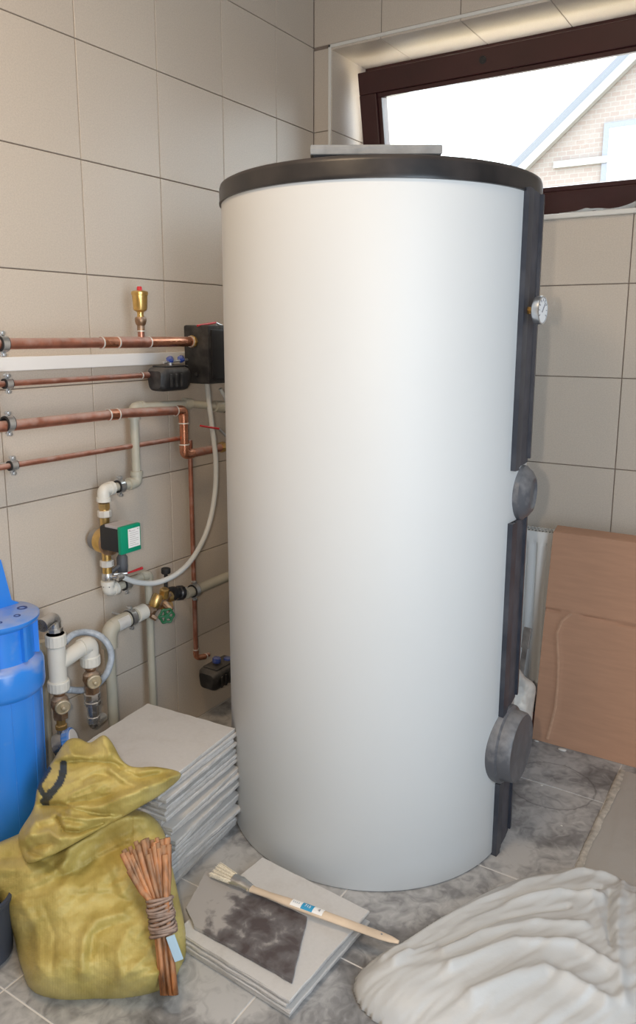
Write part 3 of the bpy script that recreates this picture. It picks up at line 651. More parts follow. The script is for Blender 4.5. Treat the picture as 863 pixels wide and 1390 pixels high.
c = PX(166, 765, .06); bm = BM(); lathe(bm, [(.014, -.03), (.016, -.01), (.016, .02), (.010, .03)], c, Z, 10); cyl(bm, c, (xa, py_, c.z-.02), .006); obj('drain_cap', bm, mat('dark grey cap', (.07, .08, .10), .5, dust=DU, dustamt=.3), vv, 35)
# cream pipe below: elbow, tee, down pipe
e3 = Vector((xa, PX(201, 782, xa).y, e2.z+.005)); dn = Vector((xa, e3.y, .0))
dp = thing('plastic_pipe', 'cream plastic pipe from under the green-faced pump down to the floor', 'pipe', (xa, e3.y, 0))
bm = BM(); tube(bm, [e2, e3], rp, 14); tube(bm, [e3, dn+Z*.001], rp-.001, 14); obj('pipe', bm, m_ppr, dp, 40)
obj('elbow', one(elbow, e2+Z*.04, e2, e3, rp+.005, .022), m_pprw, dp, 40); obj('elbow', one(elbow, e2, e3, dn, rp+.003, .022), m_ppr, dp, 40)
clamp(e2+(e3-e2)*.42, Y, rp+.001, 'steel clamp on the cream pipe just under the green-faced pump', 'steel clamps on the cream pipes')
# pale hose looping from the valve up behind the black casing
hp = [PX(166, 783, .09), PX(185, 790, .10), PX(212, 791, .11), PX(240, 779, .12), PX(262, 757, .12), PX(281, 720, .11), PX(291, 675, .10), PX(293, 630, .10), PX(289, 590, .10), PX(284, 550, .10), PX(281, 520, .10), PX(279, 490, .10)]
bm = BM(); tube(bm, spline(hp, 8), .0082, 14); h_ = obj('hose', bm, m_hose, None, 0); tag(h_, 'pale grey plastic hose curving down from the black casing to the chrome valve', 'hose')
# second red lever and white stub near the tank
pa, pb, pc = PX(272, 578, .11), PX(297, 582, .11), PX(306, 592, .11)
lv = thing('shut_off_valve', 'small valve with a red lever half hidden by the tank, above the copper elbow', 'valve', pc)
bm = BM(); tube(bm, rounded([pa, pb*.6+pa*.4, pb], .01), .0032, 8); obj('lever', bm, m_red, lv, 40, label='red lever')
bm = BM(); tube(bm, [pb, pc, pc+Y*.05], .0045, 10, .01); lathe(bm, [(.018, 0), (.018, .03)], (pc.x, pc.y+.02, pc.z), Y, 8); obj('body', bm, m_steel, lv, 40)
bm = BM(); tube(bm, [PX(299, 528, .11), PX(306, 540, .11), PX(309, 560, .11)], .006, 10); tag(obj('overflow_hose', bm, m_hose, None, 0), 'short pale hose end below the right side of the black casing', 'hose')

# main cream supply line with the brass strainer group
xm = .075; ra = .021
el = PX(143, 853, xm); s1 = PX(196, 832, xm); dnl = Vector((xm, el.y, .0)); ze = el.z
el = Vector((xm, PX(150, 851, xm).y, PX(150, 851, xm).z)); s1 = Vector((xm, s1.y, el.z+.006)); s0 = PX(255, 805, xm); r0 = PX(312, 780, xm); rr_ = Vector((xm, -.35, s0.z+.002))
mp_ = thing('plastic_pipe', 'thick cream pipe with white sticker and elbow beside the stacked tiles', 'pipe', (xm, el.y, 0))
bm = BM(); tube(bm, [s1, el], ra*.93, 18); obj('pipe', bm, m_ppr, mp_, 40)
bm = BM(); tube(bm, [s1-(s1-el).normalized()*.055, el+Vector((0, -.005, 0)), Vector((xm, el.y-.008, el.z-.06))], ra+.002, 18, .05); obj('elbow', bm, m_ppr, mp_, 40)
bm = BM(); tube(bm, [Vector((xm, el.y-.008, el.z-.05)), Vector((xm, el.y-.004, .001))], .0155, 16); obj('down_pipe', bm, m_ppr, mp_, 40)
bm = BM(); lathe(bm, [(ra*.8, -.035), (ra+.003, -.033), (ra+.003, .0), (ra*.8, .002)], s1, (s1-el), 20); obj('socket', bm, m_pprw, mp_, 40)
# sticker wrapped on the pipe
bm = BM(); dd = (s1-el).normalized(); ux, uy, uz = frame_of(dd); base = el+dd*.014
for k in range(9):
    pass
cols = []
for k in range(9):
    t_ = R(-35+k*11); n_ = X*math.cos(t_)+Z*math.sin(t_); rr2 = ra+.0042
    cols.append((bm.verts.new(base+n_*rr2), bm.verts.new(base+dd*.044+n_*rr2)))
for a_, b_ in zip(cols, cols[1:]): bm.faces.new((a_[0], b_[0], b_[1], a_[1]))
bmesh.ops.solidify(bm, geom=bm.faces[:], thickness=-.0006); obj('sticker', bm, m_label, mp_, label='blank white sticker')
clamp(el+dd*.078, dd, ra*.95, 'large steel clamp on the thick cream pipe beside its sticker', 'steel clamps on the cream pipes', side=(.0, 0, 1))
cpm = thing('plastic_pipe', 'cream plastic pipe running from the brass strainer behind the tank', 'pipe', (xm, s0.y, s0.z))
bm = BM(); tube(bm, [s0-Y*.01, rr_], .0165, 16); obj('pipe', bm, m_ppr, cpm, 40)
clamp(s0+Y*.03, Y, .0165, 'steel clamp on the cream pipe right of the brass strainer', 'steel clamps on the cream pipes')
st = thing('brass_strainer', 'brass strainer and valve group with green wheel between the cream pipes', 'valve', (xm, s1.y+.05, s1.z))
def W(px, py, x=xm): return PX(px, py, x)
bm = BM(); hexn(bm, s1, W(207, 827), .019); cyl(bm, W(205, 828), W(224, 815), .013); lathe(bm, [(.020, 0), (.020, .010), (.017, .012), (.017, .02)], W(199, 831), W(224, 815)-W(199, 831), 6)
cyl(bm, W(214, 822), W(228, 806), .016); b_ = obj('body', bm, m_bronze, st, 30)
bm = BM(); lathe(bm, [(.013, 0), (.016, .005), (.0165, .036), (.013, .042)], W(208, 824, xm+.01), W(216, 806, xm+.015)-W(208, 824, xm+.01), 16); obj('strainer_cup', bm, m_brass, b_, 35)
bm = BM(); lathe(bm, [(.011, 0), (.015, .004), (.015, .03), (.010, .034)], W(222, 812, xm+.015), Z*1+X*.2, 8); cyl(bm, W(226, 812, xm), W(240, 806, xm), .017); hexn(bm, W(219, 822, xm+.01), W(231, 822, xm+.01), .014); obj('valve_block', bm, m_brass, st, 30)
bm = BM(); lathe(bm, [(.009, 0), (.012, .01), (.009, .035)], W(222, 818, xm+.02), Vector((.7, .1, -.5)), 10); hexn(bm, W(205, 836, xm+.01), W(212, 840, xm+.02), .008); obj('bonnet', bm, m_bronze, st, 30)
wc = W(226, 836, xm+.05); wd = Vector((.8, -.5, .0)).normalized(); ux, uy, uz = frame_of(wd)
bm = BM(); NR = 24; prevr = None; ringsv = []
for k in range(NR):
    a_ = 2*math.pi*k/NR; rad = .021+.0022*math.cos(6*a_); cc = wc+ux*rad*math.cos(a_)+uy*rad*math.sin(a_); o_ = (ux*math.cos(a_)+uy*math.sin(a_))
    ringsv.append([bm.verts.new(cc+o_*.0042*math.cos(t)+wd*.0045*math.sin(t)) for t in [2*math.pi*j/8 for j in range(8)]])
for k in range(NR):
    A_, B_ = ringsv[k], ringsv[(k+1) % NR]
    for j in range(8): bm.faces.new((A_[j], A_[(j+1) % 8], B_[(j+1) % 8], B_[j]))
for k in range(5):
    a_ = 2*math.pi*k/5; cyl(bm, wc, wc+(ux*math.cos(a_)+uy*math.sin(a_))*.021, .0042, seg=8)
cyl(bm, wc-wd*.006, wc+wd*.006, .008); obj('hand_wheel', bm, m_dgreen, st, 40, label='dark green hand wheel')
bm = BM(); u0 = W(230, 803, xm); lathe(bm, [(.021, 0), (.023, .004), (.023, .016), (.020, .02), (.020, .034), (.024, .038), (.024, .052), (.018, .058)], W(231, 806, xm), W(252, 804, xm)-W(231, 806, xm), 12); obj('union_nut', bm, mat('dark steel union', (.05, .05, .055), .3, .6), st, 30)
bm = BM(); c = W(225, 775, xm); lathe(bm, [(.013, -.008), (.0145, -.006), (.0145, .007), (.013, .009)], c, Z, 16); cyl(bm, c, W(225, 806, xm), .006); obj('pressure_cap', bm, m_rubber, st, 35, label='black cap on a short stem')

# ------------------------------------------------------------------ water inlet assembly beside the blue filter
xi = .10
def I(px, py, x=xi): return PX(px, py, x)
ax_y = (I(75, 860).y+I(80, 935).y)/2
def zi(py, px=78): return I(px, py).z
ins = thing('inlet_manifold', 'white plastic inlet tee with elbow and two bronze valves beside the blue filter', 'manifold', (xi, ax_y, 0.25))
bm = BM(); ec = Vector((xi, ax_y, zi(838, 72))); elb0 = ec+Vector((.012, -.05, -.006))
tube(bm, [elb0, ec, ec-Z*.035], .0165, 16, .022); lathe(bm, [(.020, 0), (.020, .010)], ec-Z*.040, Z, 8); lathe(bm, [(.0185, 0), (.0185, .010)], elb0, ec-elb0, 16); obj('chrome_elbow', bm, m_chrome, ins, 35)
tz, bz = zi(860, 75), zi(935, 82)
def knurl(bm, c, d, r, h, n=36):
    x_, y_, z_ = frame_of(d); c = Vector(c); rings = []
    for hh, s in ((0, .93), (.003, 1), (h-.003, 1), (h, .93)):
        rings.append([bm.verts.new(c+z_*hh+(x_*math.cos(2*math.pi*k/n)+y_*math.sin(2*math.pi*k/n))*r*(s-(.035 if k % 2 else 0))) for k in range(n)])
    for a_, b_ in zip(rings, rings[1:]):
        for k in range(n): bm.faces.new((a_[k], a_[(k+1) % n], b_[(k+1) % n], b_[k]))
    bm.faces.new(rings[0][::-1]); bm.faces.new(rings[-1])
ec2 = Vector((xi, (I(118, 872).y+I(126, 905).y)/2, I(122, 874).z)); mid = Vector((xi, ax_y, (tz*.45+bz*.55)))
bm = BM(); tube(bm, [(xi, ax_y, bz), (xi, ax_y, tz)], .0235, 22); tube(bm, [mid, ec2-Y*.02+Z*.0], .0215, 20); tube(bm, [ec2-Y*.03, ec2, ec2-Z*.045], .0245, 20, .03); obj('tee', bm, m_pprw, ins, 40)
for a_ in (((xi, ax_y, tz-.034), Z, .0275, .034), ((xi, ax_y, bz-.002), Z, .029, .030), (ec2-Z*.062, Z, .0275, .03)): obj('knurled_collar', one(knurl, *a_), m_pprw, ins, 30)
def bvalve(top, z_bot, s, capdir):
    x_, y_, z_ = top; bm = BM(); H = z_-z_bot
    lathe(bm, [(.014, 0), (.017, .004), (.018, .012), (.015, .016), (.014, .02), (.022, .03), (.024, .045), (.020, .058), (.015, .062)], (x_, y_, z_+.004), -Z, 18)
    hexn(bm, (x_, y_, z_-.060), (x_, y_, z_-.082), .0205)
    b_ = obj('valve_body', bm, m_bronze, ins, 30)
    c = Vector((x_, y_, z_-.036))+Vector(capdir).normalized()*.022; bm = BM(); lathe(bm, [(.012, -.006), (.0185, -.002), (.0205, .002), (.0205, .009), (.018, .011), (.017, .008), (.002, .008)], c, capdir, 24); lathe(bm, [(.006, .006), (.006, .018), (.004, .019)], c, capdir, 10)
    obj('valve_cap', bm, mat('pale brass cap', (.62, .53, .36), .35, .6, dust=DU, dustamt=.5), b_, 30)
capd = Vector((.8, -.35, -.1))
bvalve((xi, ax_y, bz), 0, 0, capd); bvalve((xi, ec2.y, ec2.z-.062), 0, 0, capd)
bm = BM(); zb = bz-.082; lathe(bm, [(.012, 0), (.012, .018), (.0155, .02), (.0155, .030), (.010, .034)], (xi, ax_y, zb), -Z, 12); obj('nipple', bm, m_brass, ins, 30)
bm = BM(); zb2 = ec2.z-.062-.082
lathe(bm, [(.019, 0), (.023, .002), (.023, .018), (.0205, .020), (.0205, .024), (.023, .026), (.023, .036), (.017, .038), (.016, .07), (.018, .072), (.018, .09)], (xi, ec2.y, zb2), -Z, 8); tube(bm, [(xi, ec2.y, zb2-.078), (xi-.002, ec2.y, zb2-.10), (xi-.03, ec2.y+.06, zb2-.11)], .014, 14, .02); obj('steel_union', bm, m_chrome, ins, 25)
# water meter
mc = Vector((xi, ax_y, PX(80, 1012, xi).z)); wm = thing('water_meter', 'water meter with a blue ring half hidden behind the yellow sack', 'water meter', mc-Z*.04)
md = Vector((.62, .45, .25)).normalized()
bm = BM(); lathe(bm, [(.020, -.022), (.030, -.018), (.033, 0), (.033, .010)], mc, md, 26); cyl(bm, (xi, ax_y, zb-.03), mc+Z*.005, .012); obj('body', bm, m_chrome, wm, 35)
bm = BM(); knurl(bm, mc+md*.010, md, .0365, .022, 44); obj('ring', bm, m_blue, wm, 30, label='blue knurled ring')
bm = BM(); lathe(bm, [(.030, .032), (.030, .034)], mc, md, 26); obj('dial', bm, m_label, wm)
# clear hose loop
ch = [I(88, 872, .06), I(98, 862, .06), I(115, 858, .06), I(133, 862, .085), I(146, 874, .110), I(151, 890, .118), I(148, 906, .118), I(142, 918, .112), I(128, 932, .080), I(110, 937, .07), I(92, 936, .075)]
bm = BM(); tube(bm, spline(ch, 8), .0095, 14); tag(obj('clear_hose', bm, m_chose, None, 0), 'bluish clear hose looping round the white elbow beside the blue filter', 'hose')
# cream pipe behind the filter
c = PX(62, 960, .03); bm = BM(); tube(bm, [(.03, c.y, .002), (.03, c.y, PX(62, 868, .03).z)], .0125, 14); tag(obj('plastic_pipe', bm, m_ppr, None, 40), 'cream vertical pipe just right of the blue filter', 'pipe')

# blue filter
fx_, fy = .15, -1.615
def fz(py, px=30): return PX(px, py, fx_).z
ff = thing('water_filter', 'tall blue water filter housing at the left edge', 'water filter', (fx_, fy, fz(1137)))
zb_, zcl, zct, ztop = fz(1140, 20), fz(915, 35), fz(880, 35), fz(822, 40)
bm = BM(); lathe(bm, [(.02, 0), (.070, .0), (.082, .008), (.086, .02), (.0925, zcl-zb_)], (fx_, fy, zb_), Z, 64); body = obj('bowl', bm, m_blue, ff, 40)
bm = BM()
for k in range(10):
    a_ = 2*math.pi*k/10+.25; d = Vector((math.cos(a_), math.sin(a_), 0)); p0 = Vector((fx_, fy, zb_+.03))+d*.0862; p1_ = Vector((fx_, fy, zcl-.01))+d*.0922; cyl(bm, p0, p1_, .0016, seg=6)
obj('bowl_rib', bm, m_blue, body)
bm = BM(); H = zct-zcl; lathe(bm, [(.092, -.012), (.100, -.004), (.1025, .006), (.1025, H-.010), (.098, H), (.088, H+.006), (.080, H+.010)], (fx_, fy, zcl), Z, 64); obj('collar', bm, m_blue, ff, 40)
bm = BM(); lathe(bm, [(.084, 0), (.083, ztop-zct-.020), (.096, ztop-zct-.012), (.099, ztop-zct-.006), (.099, ztop-zct), (.094, ztop-zct+.004), (.03, ztop-zct+.006)], (fx_, fy, zct+.004), Z, 64); cap = obj('cap', bm, m_blue, ff, 40)
bm = BM()
for k in range(9):
    a_ = 2*math.pi*k/9+.1; d = Vector((math.cos(a_), math.sin(a_), 0)); t_ = Vector((-d.y, d.x, 0)); b0 = Vector((fx_, fy, 0))
    q4 = [b0+d*.07-t_*.004, b0+d*.07+t_*.004, b0+d*.094+t_*.004, b0+d*.094-t_*.004]
    lo = [bm.verts.new(v+Z*(zct+.012)) for v in q4]; hi = [bm.verts.new(v+Z*(ztop-.006)) for v in q4]
    for j in range(4): bm.faces.new((lo[j], lo[(j+1) % 4], hi[(j+1) % 4], hi[j]))
    bm.faces.new(lo[::-1]); bm.faces.new(hi)
obj('cap_rib', bm, m_blue, cap)
m_hole = mat('dark screw hole', (.02, .06, .25), .5)
for (dx, dy, r_) in ((.055, .02, .008), (.02, .06, .012), (.06, -.03, .006)): obj('screw', one(lathe, [(r_, 0), (r_, .003), (r_*.6, .003), (r_*.6, .001)], (fx_+dx, fy+dy, ztop+.007), Z, 16), m_hole, cap)
f0, f1, f2 = PX(16, 812, .13), PX(1, 765, .13), PX(-40, 790, .13)
bm = BM(); 
poly = [(.0, .0), (.0, .0)]
yy = [f0.y+.022, f0.y-.002, f1.y, f1.y-.10, f1.y-.10]; zz_ = [ztop+.006, ztop+.022, f1.z+.01, f1.z+.03, ztop+.006]
a_ = [bm.verts.new((.112, yy[k], zz_[k])) for k in range(5)]; b_ = [bm.verts.new((.132, yy[k], zz_[k])) for k in range(5)]
bm.faces.new(a_); bm.faces.new(b_[::-1])
for k in range(5): bm.faces.new((a_[k], a_[(k+1) % 5], b_[(k+1) % 5], b_[k]))
obj('bracket_fin', bm, m_blue, ff)
bm = BM(); box(bm, (.001, fy-.09, ztop-.02), (.112, fy+.0, ztop+.02), .004); obj('wall_bracket', bm, m_blue, ff)

# ------------------------------------------------------------------ stack of tiles
random.seed(21)
NT = 24; pitch = .0123; SC = Vector((.362, -1.325)); SR = 4.5
ordn = ['', 'second', 'third', 'fourth', 'fifth', 'sixth', 'seventh', 'eighth', 'ninth', 'tenth', 'eleventh', 'twelfth', 'thirteenth', 'fourteenth', 'fifteenth', 'sixteenth', 'seventeenth', 'eighteenth', 'nineteenth', 'twentieth', 'twenty-first', 'twenty-second', 'twenty-third', 'twenty-fourth', 'twenty-fifth', 'twenty-sixth', 'twenty-seventh', 'twenty-eighth', 'twenty-ninth']
smesh = []
for k in range(5):
    o = obj('floor_tile', floor_slab(.302, .302, .0112, 40+k, 14), m_stile); smesh.append(o.data); bpy.data.objects.remove(o)
for k in range(NT):
    o = bpy.data.objects.new('floor_tile', smesh[k % 5]); C.objects.link(o)
    fr = k/NT; dx = random.uniform(-.009, .009)+.006*math.sin(k*1.9)*(1 if fr < .62 else .5) + (.012 if fr < .60 else 0) - .010*(fr < .2); dy = random.uniform(-.009, .009)
    o.location = (SC.x+dx, SC.y+dy, k*pitch+.0005)
    o.rotation_euler = (0, 0, R(SR+random.uniform(-2.2, 2.2)+(0 if fr > .6 else random.uniform(-2, 2))) + (math.pi/2)*(k % 4))
    if k == NT-1: o.location = (SC.x, SC.y, k*pitch+.0005); o.rotation_euler = (0, 0, R(SR)); lab = 'topmost grey tile of the stack, its whole surface showing'
    elif k == 0: lab = 'lowest grey tile of the stack, on the floor'
    else: lab = ordn[NT-1-k] + ' grey tile down from the top of the stack'
    tag(o, lab, 'tile', 'stacked grey tiles')

# flat tiles in front of the tank
def slab_at(name, a, b, w, d, t, z, m, lab, seed, group=None):
    """rectangular tile: world corner a, edge towards b, extends to the right-hand side (towards the camera)"""
    a = Vector((a[0], a[1])); b = Vector((b[0], b[1])); u = (b-a).normalized(); v = Vector((u.y, -u.x))
    c = a+u*w/2+v*d/2; o = obj(name, floor_slab(w, d, t, seed, 12), m); o.location = (c.x, c.y, z); o.rotation_euler = (0, 0, math.atan2(u.y, u.x)); tag(o, lab, 'tile', group); return o
A0, AU = Vector((.668, -1.272)), Vector((math.cos(R(-3)), math.sin(R(-3))))
for k in range(4):
    off = (0, .005, -.004, .003)[k]
    slab_at('floor_tile', (A0.x+off, A0.y-abs(off)), (A0.x+off+AU.x, A0.y-abs(off)+AU.y), .318, .300, .0088, .0005+k*.0118, m_stile,
            ['lowest grey tile of the low pile in front of the tank', 'second lowest grey tile of the low pile in front of the tank', 'grey tile just under the top of the low pile before the tank', 'pale grey tile under the paintbrush, at the foot of the tank'][k], 60+k, 'grey tiles of the low pile before the tank')
zB = .0452+.0010
def poly_slab(name, pts, z, t, m, seed):
    rnd = random.Random(seed); P_ = []
    for i in range(len(pts)):
        a, b = Vector(pts[i]), Vector(pts[(i+1) % len(pts)]); n = max(2, int((b-a).length/.02))
        for k in range(n): q = a.lerp(b, k/n); P_.append(q+(Vector((rnd.uniform(-.0012, .0012), rnd.uniform(-.0012, .0012))) if k else Vector((0, 0))))
    c = sum((Vector(p) for p in P_), Vector((0, 0)))/len(P_); bm = BM(); rings = []
    for zz, s_ in ((z, .99), (z+.002, 1), (z+t*.8, 1), (z+t, .994)): rings.append([bm.verts.new(((p.x-c.x)*s_+c.x, (p.y-c.y)*s_+c.y, zz)) for p in P_])
    n = len(P_)
    for a, b in zip(rings, rings[1:]):
        for k in range(n): bm.faces.new((a[k], a[(k+1) % n], b[(k+1) % n], b[k]))
    bm.faces.new(rings[0][::-1]); bm.faces.new(rings[-1]); return obj(name, bm, m)
tag(poly_slab('floor_tile', [(.594, -1.399), (.885, -1.394), (.955, -1.556), (.690, -1.552), (.637, -1.520)], zB, .009, m_dirty, 91), 'dark soiled broken tile with white dust lying under the paintbrush bristles', 'tile')

# ------------------------------------------------------------------ paintbrush
zt2 = zB+.012
h0 = PZ(345, 1208, zt2+.012); h1 = PZ(541, 1279, zt2+.004); t0_ = PZ(293, 1180, zt2+.010); fr0 = PZ(316, 1193, zt2+.012)
br = thing('paintbrush', 'flat paintbrush with pale wooden handle lying across the tiles', 'paintbrush', h0)
ax = (h1-t0_).normalized(); sd = ax.cross(Z).normalized(); nn = sd.cross(ax)
Lh = (h1-h0).length
def oval(bm, secs, n=16):
    rings = []
    for p, w_, t_ in secs: rings.append([bm.verts.new(p+sd*(w_*math.cos(2*math.pi*k/n))+nn*(t_*math.sin(2*math.pi*k/n))) for k in range(n)])
    for a_, b_ in zip(rings, rings[1:]):
        for k in range(n): bm.faces.new((a_[k], a_[(k+1) % n], b_[(k+1) % n], b_[k]))
    bm.faces.new(rings[0][::-1]); bm.faces.new(rings[-1])
lp = lambda t: h0.lerp(h1, t)
bm = BM(); oval(bm, [(h0-ax*.014, .0115, .006), (h0, .009, .006), (lp(.12), .0085, .006), (lp(.24), .0115, .007), (lp(.34), .0125, .007), (lp(.55), .0115, .006), (lp(.75), .0112, .0055), (lp(.88), .0112, .0045), (lp(.95), .009, .004), (lp(1.0), .004, .003)]); hnd = obj('handle', bm, m_wood, br, 40)
bm = BM(); lathe(bm, [(.0022, 0), (.0022, .0006)], lp(.89)+nn*.0048, nn, 12); obj('hanging_hole', bm, m_ink, hnd)
bm = BM(); oval(bm, [(fr0, .0175, .008), (fr0+ax*.018, .016, .008), (fr0+ax*.022, .0165, .0085), (fr0+ax*.026, .015, .008), (h0-ax*.008, .0115, .0068)]); obj('ferrule', bm, m_steel, br, 40)
bm = BM(); random.seed(5)
for k in range(150):
    w0 = random.uniform(-1, 1); t1 = random.uniform(-1, 1); p0 = fr0+ax*.002+sd*w0*.0155+nn*t1*.006; p1_ = t0_+sd*w0*.0235+nn*t1*.0065-ax*random.uniform(-.004, .006)-nn*.002
    cyl(bm, p0, p1_, .0009, .0006, 4)
o = obj('bristles', bm, m_brist, br); o['kind'] = 'stuff'
def plate_on(bm, t0v, t1v, w0, w1, up=.0006):
    n = 5; sec = []
    for k in range(n):
        t_ = t0v+(t1v-t0v)*k/(n-1); row = []
        for j in range(5):
            s_ = w0+(w1-w0)*j/4; hgt = .0066*math.sqrt(max(0, 1-(s_/.0125)**2)); row.append(bm.verts.new(lp(t_)+sd*s_+nn*(hgt+up)))
        sec.append(row)
    for a_, b_ in zip(sec, sec[1:]):
        for j in range(4): bm.faces.new((a_[j], a_[j+1], b_[j+1], b_[j]))
bm = BM(); plate_on(bm, .275, .50, -.010, .010); lb = obj('label', bm, m_label, hnd)
bm = BM(); plate_on(bm, .35, .43, -.010, .010, .0009); obj('label_band', bm, m_blueink, lb)
def text3d(s, size, origin, ux, uy, m, par, name):
    cu = bpy.data.curves.new(name, 'FONT'); cu.body = s; cu.size = size; cu.extrude = .0001; cu.align_x = 'CENTER'; cu.align_y = 'CENTER'
    to = bpy.data.objects.new(name, cu); C.objects.link(to); dg = bpy.context.evaluated_depsgraph_get(); me = bpy.data.meshes.new_from_object(to.evaluated_get(dg)); C.objects.unlink(to); bpy.data.objects.remove(to)
    ux = ux.normalized(); uy = uy.normalized(); n = ux.cross(uy)
    me.transform(Matrix.Translation(origin) @ Matrix((ux, uy, n)).transposed().to_4x4())
    o = bpy.data.objects.new(name, me); C.objects.link(o); me.materials.clear(); me.materials.append(m); setpar(o, par); return o
text3d('715', .0105, lp(.39)+nn*.0078, ax, -sd if sd.cross(Vector((0, 0, 0))).length else nn.cross(ax), m_label, lb, 'number_print') if False else text3d('715', .0105, lp(.39)+nn*.0078, ax, nn.cross(ax), m_label, lb, 'number_print')
text3d('4', .0120, lp(.47)+nn*.0078, ax, nn.cross(ax), m_ink, lb, 'number_print')
bm = BM()
for k in range(4): 
    c = lp(.29+.013*k)+nn*.0075; box(bm, c-Vector((.0012, .0022, .0001)), c+Vector((.0012, .0022, .0003)))
obj('small_print', bm, mat('pale print', (.55, .6, .65), .6), lb)

# ------------------------------------------------------------------ radiator
RX0, RX1, RZ0, RZ1, RY = .40, 1.42, .085, .675, -.098
rad = thing('radiator', 'white panel radiator on the back wall behind the leaning carton', 'radiator', ((RX0+RX1)/2, -.05, RZ0))
bm = BM(); nx = 240; zsn = [RZ0, RZ0+.018, RZ0+.032, RZ1-.050, RZ1-.036, RZ1-.010, RZ1]; rows = []
for iz, z in enumerate(zsn):
    row = []
    for i in range(nx+1):
        x = RX0+(RX1-RX0)*i/nx; ph = ((x-RX0-.02) % .0333)/.0333; g = 0
        g = .010*(1/(1+math.exp(-(abs(ph-.5)-.22)*40)))
        edge = iz in (0, 1, 5, 6) or x < RX0+.02 or x > RX1-.02
        amt = 1 if 2 <= iz <= 3 else 0
        if x < RX0+.02 or x > RX1-.02: amt = 0
        y = RY + (.0 if not amt else (.010-g)*1.0)
        if iz == 6: y = RY+.004
        row.append(bm.verts.new((x, y, z)))
    rows.append(row)
for a_, b_ in zip(rows, rows[1:]):
    for i in range(nx): bm.faces.new((a_[i], a_[i+1], b_[i+1], b_[i]))
obj('front_panel', bm, m_rad, rad, 40)
bm = BM(); box(bm, (RX0, RY+.062, RZ0), (RX1, RY+.068, RZ1)); box(bm, (RX0, RY+.001, RZ0), (RX0+.003, RY+.066, RZ1)); box(bm, (RX1-.003, RY+.001, RZ0), (RX1, RY+.066, RZ1)); obj('side_panel', bm, m_rad, rad)
bm = BM(); n = int((RX1-RX0)/.012); obj('slot_shade', one(box, (RX0+.004, RY+.006, RZ1-.012), (RX1-.004, RY+.06, RZ1-.008)), m_rubber, rad)  # black insert under the grille stands in for the shade inside its slots
box(bm, (RX0, RY+.002, RZ1-.002), (RX1, RY+.012, RZ1+.001)); box(bm, (RX0, RY+.034, RZ1-.002), (RX1, RY+.040, RZ1+.001)); box(bm, (RX0, RY+.060, RZ1-.002), (RX1, RY+.068, RZ1+.001))
for k in range(n):
    x = RX0+.004+k*.012
    for y0_ in (.010, .037):
        vs_ = box(bm, (x, RY+y0_, RZ1-.002), (x+.004, RY+y0_+.027, RZ1+.001))
o = obj('top_grille', bm, m_rad, rad); o['kind'] = 'stuff'
obj('convector', one(box, (RX0+.02, RY+.02, RZ0+.03), (RX1-.02, RY+.05, RZ1-.03)), mat('dark convector', (.12, .12, .12), .7), rad)
bm = BM(); cyl(bm, (.6, RY+.04, RZ0+.2), (.6, .0, RZ0+.2), .012); cyl(bm, (1.25, RY+.04, RZ0+.2), (1.25, 0, RZ0+.2), .012); obj('wall_bracket', bm, m_rad, rad)

# ------------------------------------------------------------------ cardboard carton, folded flat, leaning on the radiator
CW = .95; c0 = PZ(722, 1003, 0); tl = PY(757, 723, -.148)
lean = math.atan2(-.148-c0.y, tl.z); CL = math.hypot(-.148-c0.y, tl.z)
bx = thing('cardboard_carton', 'brown cardboard carton folded flat and leaning against the radiator', 'carton', c0)
def cpt(u, v, n):  # u right, v up the face, n towards the room
    return Vector((c0.x+u, c0.y+math.sin(lean)*v-math.cos(lean)*n, math.cos(lean)*v+math.sin(lean)*n+.001))
def uv_of(px, py):
    d = FW+RT*((px-431.5)/F)-UP*((py-650)/F); nrm = Vector((0, -math.cos(lean), math.sin(lean))); t = (c0-CAM).dot(nrm)/d.dot(nrm); p = CAM+d*t; return p.x-c0.x, (p.z)/math.cos(lean)
cu0, cv0 = uv_of(750, 829); crease = [uv_of(*q) for q in [(776, 833), (763, 843), (756, 860), (757, 880), (758, 900), (757, 930), (754, 960), (748, 985), (743, 1003)]]
def bump_c(u, v):
    h = -.007*math.exp(-((v-cv0+.01*u)/.005)**2)+.003*math.exp(-((v-cv0+.01*u-.014)/.008)**2)
    for (a0, b0), (a1, b1) in zip(crease, crease[1:]):
        du, dv = a1-a0, b1-b0; L2 = du*du+dv*dv; t = max(0, min(1, ((u-a0)*du+(v-b0)*dv)/L2)); d = math.hypot(u-a0-t*du, v-b0-t*dv); h = max(h, .004*math.exp(-(d/.008)**2)) if d < .03 else h
    return h + .0012*noise.noise(Vector((u*8, v*8, 1)))
bm = BM(); nu, nv = 130, 130; g = [[bm.verts.new(cpt(CW*i/nu, CL*j/nv, bump_c(CW*i/nu, CL*j/nv))) for i in range(nu+1)] for j in range(nv+1)]
for j in range(nv):
    for i in range(nu): bm.faces.new((g[j][i], g[j][i+1], g[j+1][i+1], g[j+1][i]))
bk = [[bm.verts.new(cpt(CW*i/nu, CL*j/nv, -.006)) for i in (0, nu)] for j in (0, nv)]
bm.faces.new((bk[0][0], bk[1][0], bk[1][1], bk[0][1]))
bm.faces.new([bk[1][0]]+[g[nv][i] for i in range(nu+1)]+[bk[1][1]]); bm.faces.new([bk[0][1]]+[g[0][i] for i in range(nu, -1, -1)]+[bk[0][0]])
bm.faces.new([bk[0][0]]+[g[j][0] for j in range(nv+1)]+[bk[1][0]]); bm.faces.new([bk[1][1]]+[g[j][nu] for j in range(nv, -1, -1)]+[bk[0][1]])
obj('front_panel', bm, m_card, bx, 50)
bm = BM()
def cbox(bm, u0, u1, v0, v1, n0, n1, bev=.002):
    for v in box(bm, (u0, v0, n0), (u1, v1, n1), bev): v.co = cpt(*v.co)
